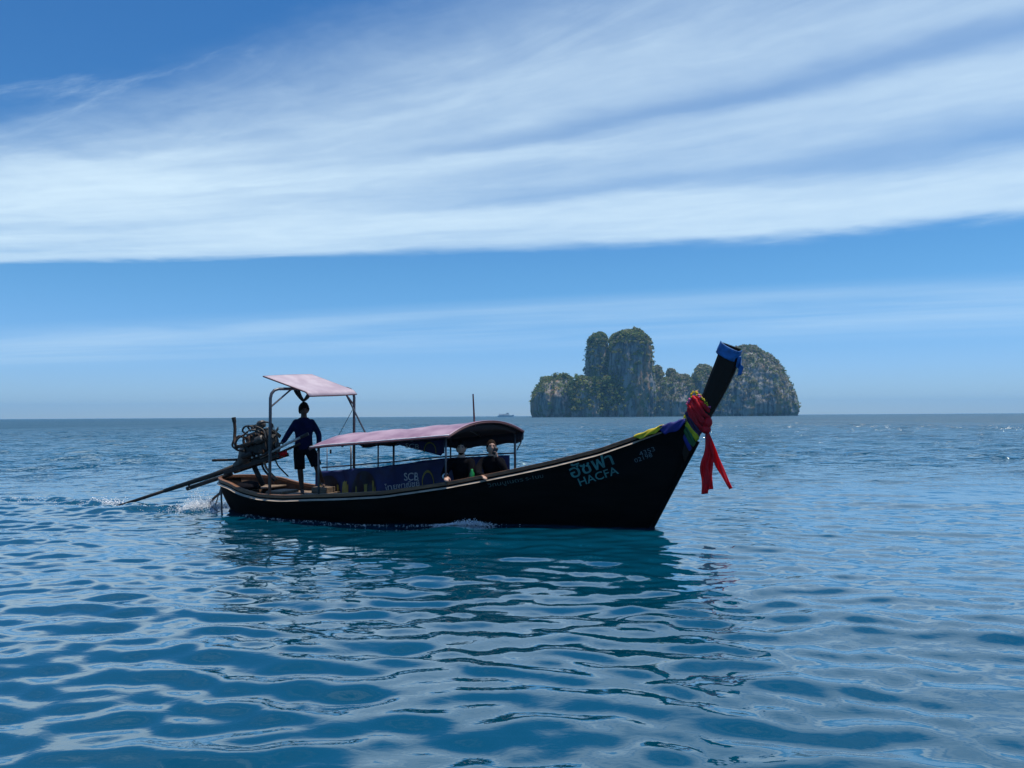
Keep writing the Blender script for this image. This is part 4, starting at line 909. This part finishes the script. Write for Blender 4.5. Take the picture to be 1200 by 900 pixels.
fol = bpy.data.materials.new('scrub_leaves'); fol.use_nodes = True; t = NT(fol.node_tree); b = t.n['Principled BSDF']; at = t.node('ShaderNodeAttribute', attribute_name='tint')
t.link(at.outputs['Color'], b.inputs['Base Color']); b.inputs['Roughness'].default_value = .8; b.inputs['Specular IOR Level'].default_value = .2
tr = t.node('ShaderNodeBsdfTranslucent'); t.link(at.outputs['Color'], tr.inputs[0]); mx = t.node('ShaderNodeMixShader'); mx.inputs[0].default_value = .35
t.link(b.outputs[0], mx.inputs[1]); t.link(tr.outputs[0], mx.inputs[2]); t.link(mx.outputs[0], t.n['Material Output'].inputs[0])
DIST = 900.0
def rock(parent, name, cx, cy, rx, ry, top, boxy=.38, bulge=.06, amp=3.0, seed=0, lean=0.0, nth=150, taper=.12, base=-4.0, topn=.10):
    nz = max(24, int((top-base)/1.15)); ph = np.concatenate([np.linspace(0, .92, nz-14), np.linspace(.93, 1.0, 15)[0:14]]); 
    hz = ph; Rr = np.clip(1-hz**(1/boxy*1.7), 0, 1)**.5*(1-taper*hz); Rr = Rr*(1+bulge*np.sin(np.pi*np.clip(hz*1.25, 0, 1)))
    zz = base+(top-base)*hz; notch = 1-.05*np.exp(-((zz-1.0)/1.6)**2)
    th = np.linspace(0, 2*np.pi, nth, endpoint=False); T, H = np.meshgrid(th, np.arange(len(hz)))
    ex = np.sign(np.cos(T))*np.abs(np.cos(T))**.8; ey = np.sign(np.sin(T))*np.abs(np.sin(T))**.8
    Rm = (Rr*notch)[:, None]*np.ones_like(T); x = ex*rx*Rm; y = ey*ry*Rm; z = zz[:, None]*np.ones_like(T)
    P = np.stack([x+cx, y+cy, z], -1).reshape(-1, 3)
    low = fbm(P*np.array([1/22, 1/22, 1/34]), 3, seed); fl = fbm(P*np.array([1/6.5, 1/6.5, 1/26]), 4, seed+40); rid = 1-np.abs(vnoise(P*np.array([1/9., 1/9., 1/40.]), seed+7)); sml = fbm(P/3.0, 3, seed+90)
    d = amp*(1.0*low+.55*fl+.5*(rid-.6)+.28*sml); radial = np.stack([np.cos(T).ravel()/1., np.sin(T).ravel(), np.zeros(T.size)], 1)
    k = np.clip(Rm.ravel()*2, .15, 1); P = P+radial*(d*k)[:, None]
    up_ = (H.ravel()/(len(hz)-1)); tz = fbm(np.stack([P[:, 0]/16, P[:, 1]/16, np.zeros(len(P))+seed], 1), 4, seed+3)
    P[:, 2] += np.clip(up_-.25, 0, 1)*top*topn*tz+ .5*sml*np.clip(up_*3, 0, 1); P[:, 0] += lean*np.clip(P[:, 2], 0, None)
    nr = len(hz); ii = np.arange(nr*nth).reshape(nr, nth); a = ii[:-1]; c = ii[1:]
    F = np.stack([a, np.roll(a, -1, 1), np.roll(c, -1, 1), c], -1).reshape(-1, 4)
    ctr = P[-nth:].mean(0); P = np.vstack([P, ctr[None]]); last = ii[-1]; F2 = np.stack([last, np.roll(last, -1), np.full(nth, len(P)-1), np.full(nth, len(P)-1)], -1)
    F3 = F2[:, :3]
    V_ = P; me = bpy.data.meshes.new(name); faces = [tuple(q) for q in F.tolist()]+[tuple(q) for q in F3.tolist()]
    me.from_pydata(V_.tolist(), [], faces); me.polygons.foreach_set('use_smooth', [True]*len(me.polygons)); me.update(); me.materials.append(M['rock'])
    o = bpy.data.objects.new(name, me); COL.objects.link(o); o.parent = parent
    nv = np.empty(len(V_)*3); me.vertices.foreach_get('normal', nv); return P, nv.reshape(-1, 3)
def tuft_cloud(P, size, leaves, rng):
    """leaf clumps round points P; each leaf a small bent quad"""
    n = len(P); c = np.repeat(P, leaves, 0); s = np.repeat(size, leaves); d = rng.normal(size=(n*leaves, 3)); d /= np.linalg.norm(d, axis=1)[:, None]
    c = c+d*(s*rng.random(n*leaves)**.4)[:, None]*np.array([1, 1, .75]); a = rng.normal(size=(n*leaves, 3)); a /= np.linalg.norm(a, axis=1)[:, None]
    b_ = np.cross(a, d+.3*rng.normal(size=d.shape)); b_ /= np.linalg.norm(b_, axis=1)[:, None]; ls = (s*rng.uniform(.28, .6, n*leaves))[:, None]
    V_ = np.stack([c-a*ls, c-b_*ls*.6, c+a*ls, c+b_*ls*.6], 1).reshape(-1, 3); F_ = np.arange(len(V_)).reshape(-1, 4); return V_, F_
GREENS = np.array([(.125, .190, .042), (.20, .24, .06), (.075, .125, .032), (.26, .26, .08)]); GREYS = np.array([(.27, .25, .165), (.34, .30, .21), (.20, .205, .12), (.14, .165, .065)])
def scrub(parent, pts, size, cols, rng, leaves=16, name='scrub'):
    V_, F_ = tuft_cloud(pts, size, leaves, rng); o = obj_from(name, V_, F_, fol, parent, smooth=False); o['kind'] = 'stuff'
    ca = o.data.color_attributes.new('tint', 'FLOAT_COLOR', 'POINT'); cc = np.repeat(cols, leaves*4, 0)*rng.uniform(.8, 1.2, (len(cols)*leaves, 1)).repeat(4, 0)
    ca.data.foreach_set('color', np.concatenate([cc, np.ones((len(cc), 1))], 1).astype(np.float32).ravel()); return o
def pick(rocks, per, rng, wall=.10):
    outp = []; nr = []
    for P, N in rocks:
        nz = N[:, 2]; patch = vnoise(P/np.array([14., 14., 18.]), 77); pr = np.where(nz > .30, .9, np.where(patch > .25, wall, wall*.12)); pr = pr*(P[:, 2] > 6)*(P[:, 1] < np.median(P[:, 1])+.55*np.ptp(P[:, 1])/2)
        idx = rng.choice(len(P), size=int(per*len(P)), p=pr/pr.sum()); outp.append(P[idx]+N[idx]*rng.uniform(.0, 1.3, (len(idx), 1))); nr.append(nz[idx])
    return np.vstack(outp), np.concatenate(nr)
rg = np.random.default_rng(21)
isl = empty('tower_island', Matrix.Translation((0, DIST, 0))); tag(isl, 'limestone islet with two tall rock towers and a rounded green shelf', None, kind='structure')
ra = [rock(isl, 'rock_shelf', 52, 6, 29, 30, 47, .36, .10, 2.6, 3), rock(isl, 'rock_tower', 102, 4, 14, 15, 92, .17, -.02, 2.0, 11, lean=-.02, taper=.14), rock(isl, 'rock_saddle', 114, 3, 9, 12, 76, .3, .0, 1.6, 13, taper=.1),
      rock(isl, 'rock_tower', 139, 0, 26.5, 26, 100, .13, .04, 2.4, 23, taper=.07, topn=.05), rock(isl, 'rock_shoulder', 88, -6, 27, 26, 46, .5, .02, 3.0, 31, taper=.2),
      rock(isl, 'rock_shoulder', 118, -14, 16, 18, 40, .6, .0, 2.6, 37, taper=.3)]
pts, nz_ = pick(ra, .20, rg, .09); col = GREENS[rg.integers(0, 4, len(pts))]; dry = rg.random(len(pts)) < .22; col[dry] = GREYS[rg.integers(0, 4, dry.sum())]
scrub(isl, pts, rg.uniform(1.0, 2.6, len(pts)), col, rg, 11)
n_ = 420; sp = np.stack([rg.uniform(66, 128, n_), rg.uniform(-36, -22, n_), rg.uniform(8, 46, n_)], 1); sp[:, 1] += 10*(sp[:, 2]/46); 
scrub(isl, sp, rg.uniform(1.4, 3.4, n_), GREENS[rg.integers(0, 4, n_)], rg, 20)
isr = empty('ridge_island', Matrix.Translation((0, DIST+70, 0))); tag(isr, 'broad grey limestone islet with scrub covered hump behind the prow', None, kind='structure')
q_ = (DIST+70)/DIST
rb_ = [rock(isr, 'rock_hump', 280*q_, 10, 52*q_, 46, 86, .50, .07, 3.4, 51, taper=.26), rock(isr, 'rock_hump', 226*q_, 4, 25, 28, 67, .62, .05, 3.0, 57, taper=.28),
       rock(isr, 'rock_ridge', 194*q_, 0, 38, 26, 50, .5, .05, 3.2, 61, taper=.2), rock(isr, 'rock_knob', 187*q_, 2, 9, 11, 59, .45, .05, 1.8, 67, taper=.25), rock(isr, 'rock_ridge', 172*q_, 18, 16, 20, 62, .5, .05, 2.0, 71, taper=.3),
       rock(isr, 'rock_ridge', 252*q_, -4, 38, 30, 66, .6, .05, 3.2, 73, taper=.25)]
pts, nz_ = pick(rb_, .22, rg, .07); col = GREYS[rg.integers(0, 4, len(pts))]; gr = rg.random(len(pts)) < .28; col[gr] = GREENS[rg.integers(0, 4, gr.sum())]
scrub(isr, pts, rg.uniform(1.1, 3.0, len(pts)), col, rg, 11)
# trees one can tell apart on the shelf
for (tx, ty, tz, hgt, lab) in ((50, -4, 45, 9.5, 'tallest thin tree standing up from the rounded island shelf'), (62, -6, 45, 8.0, 'small spreading tree on the island shelf near the towers'), (75, -8, 43, 9.0, 'dense low tree against the foot of the thin rock tower')):
    te = empty('island_tree', Matrix.Translation((tx, DIST+ty, tz-2))); tag(te, lab, 'tree', 'trees on the island shelf'); tb = MB()
    tb.tube([(0, 0, 0), (.3, 0, hgt*.4), (.1, .2, hgt*.9)], [.45, .3, .08], 7)
    for k in range(6): a = k*1.05; tb.tube([(.2, 0, hgt*(.35+.08*k)), (math.cos(a)*1.6, math.sin(a)*1.6, hgt*(.5+.08*k))], [.16, .05], 5)
    tb.build('trunk', M['gunwale'], te); n_ = 26; cp = np.stack([rg.normal(0, 1.7, n_), rg.normal(0, 1.7, n_), hgt*rg.uniform(.45, 1.0, n_)], 1)
    o = scrub(te, cp, rg.uniform(.7, 1.4, n_), GREENS[rg.integers(0, 4, n_)], rg, 20, 'crown'); del o['kind']

# ------------------------------------------------------------------ far ships
def ship(x, d, L, label, small=False):
    e = empty('passenger_ship' if not small else 'distant_motorboat', Matrix.Translation((x, d, 0))); tag(e, label, 'ship' if not small else 'boat'); k = L/32
    m = MB(); secs = []
    for s, hw, z0, z1 in ((-16, 2.6, -.5, 2.6), (-10, 3.4, -.8, 2.5), (0, 3.6, -.8, 2.6), (9, 3.0, -.8, 3.0), (13, 1.6, -.6, 3.6), (16, .2, 1.2, 4.4)):
        secs.append([(s*k, -hw*k*.7, z0*k), (s*k, -hw*k, z1*k), (s*k, hw*k, z1*k), (s*k, hw*k*.7, z0*k)])
    m.loft(secs); m.build('ship_hull', M['ship'], e)
    m = MB(); m.box((-3*k, 0, 3.8*k), (21*k, 5.6*k, 2.4*k)); m.build('cabin', M['ship'], e, bevel=.2*k)
    if small: return
    for j in range(8): m = MB(); m.box((-12*k+j*2.5*k, -2.83*k, 3.9*k), (1.7*k, .08, 1.0*k)); m.build('window', M['ship_dark'], e)
    m = MB(); m.box((-5*k, 0, 5.9*k), (17*k, 5.2*k, .25*k)); m.build('sun_deck', M['ship'], e)
    for j in range(7): m = MB(); m.box((-12.5*k+j*2.6*k, -2.4*k, 5.5*k), (.25*k, .2*k, 1.4*k)); m.build('stanchion', M['ship'], e)
    m = MB(); m.box((3.5*k, 0, 6.6*k), (5*k, 4*k, 1.9*k)); br = m.build('bridge', M['ship'], e, bevel=.15*k); m = MB(); m.box((3.5*k, -2.03*k, 6.9*k), (4.2*k, .08, .8*k)); m.build('window', M['ship_dark'], br)
    m = MB(); m.box((3*k, 0, 7.7*k), (6.4*k, 4.8*k, .25*k)); m.build('roof', M['ship'], e); m = MB(); m.tube([(1.5*k, 0, 7.7*k), (1.2*k, 0, 10*k)], .15*k, 6); m.build('mast', M['ship'], e)
ship((592.5-600)/900*1500, 1500, 32, 'white passenger ship on the horizon beside the islands')
ship((435-600)/900*1900, 1900, 7, 'tiny speck of a motorboat far off on the open horizon', True)

# ------------------------------------------------------------------ sea air
hz_ = MB(); hz_.box((0, 0, 57.0), (2*SEA_R+400, 2*SEA_R+400, 118.0)); hm_ = bpy.data.materials.new('sea_air'); hm_.use_nodes = True; t = NT(hm_.node_tree); t.n.remove(t.n['Principled BSDF'])
pv = t.node('ShaderNodeVolumePrincipled'); pv.inputs['Color'].default_value = (.26, .62, 1.0, 1); pv.inputs['Density'].default_value = 0.00014; pv.inputs['Anisotropy'].default_value = 0.1
t.link(pv.outputs[0], t.n['Material Output'].inputs['Volume']); hz_o = hz_.build('haze', hm_); tag(hz_o, 'thin pale blue sea air that fades the far islands', None, kind='stuff')
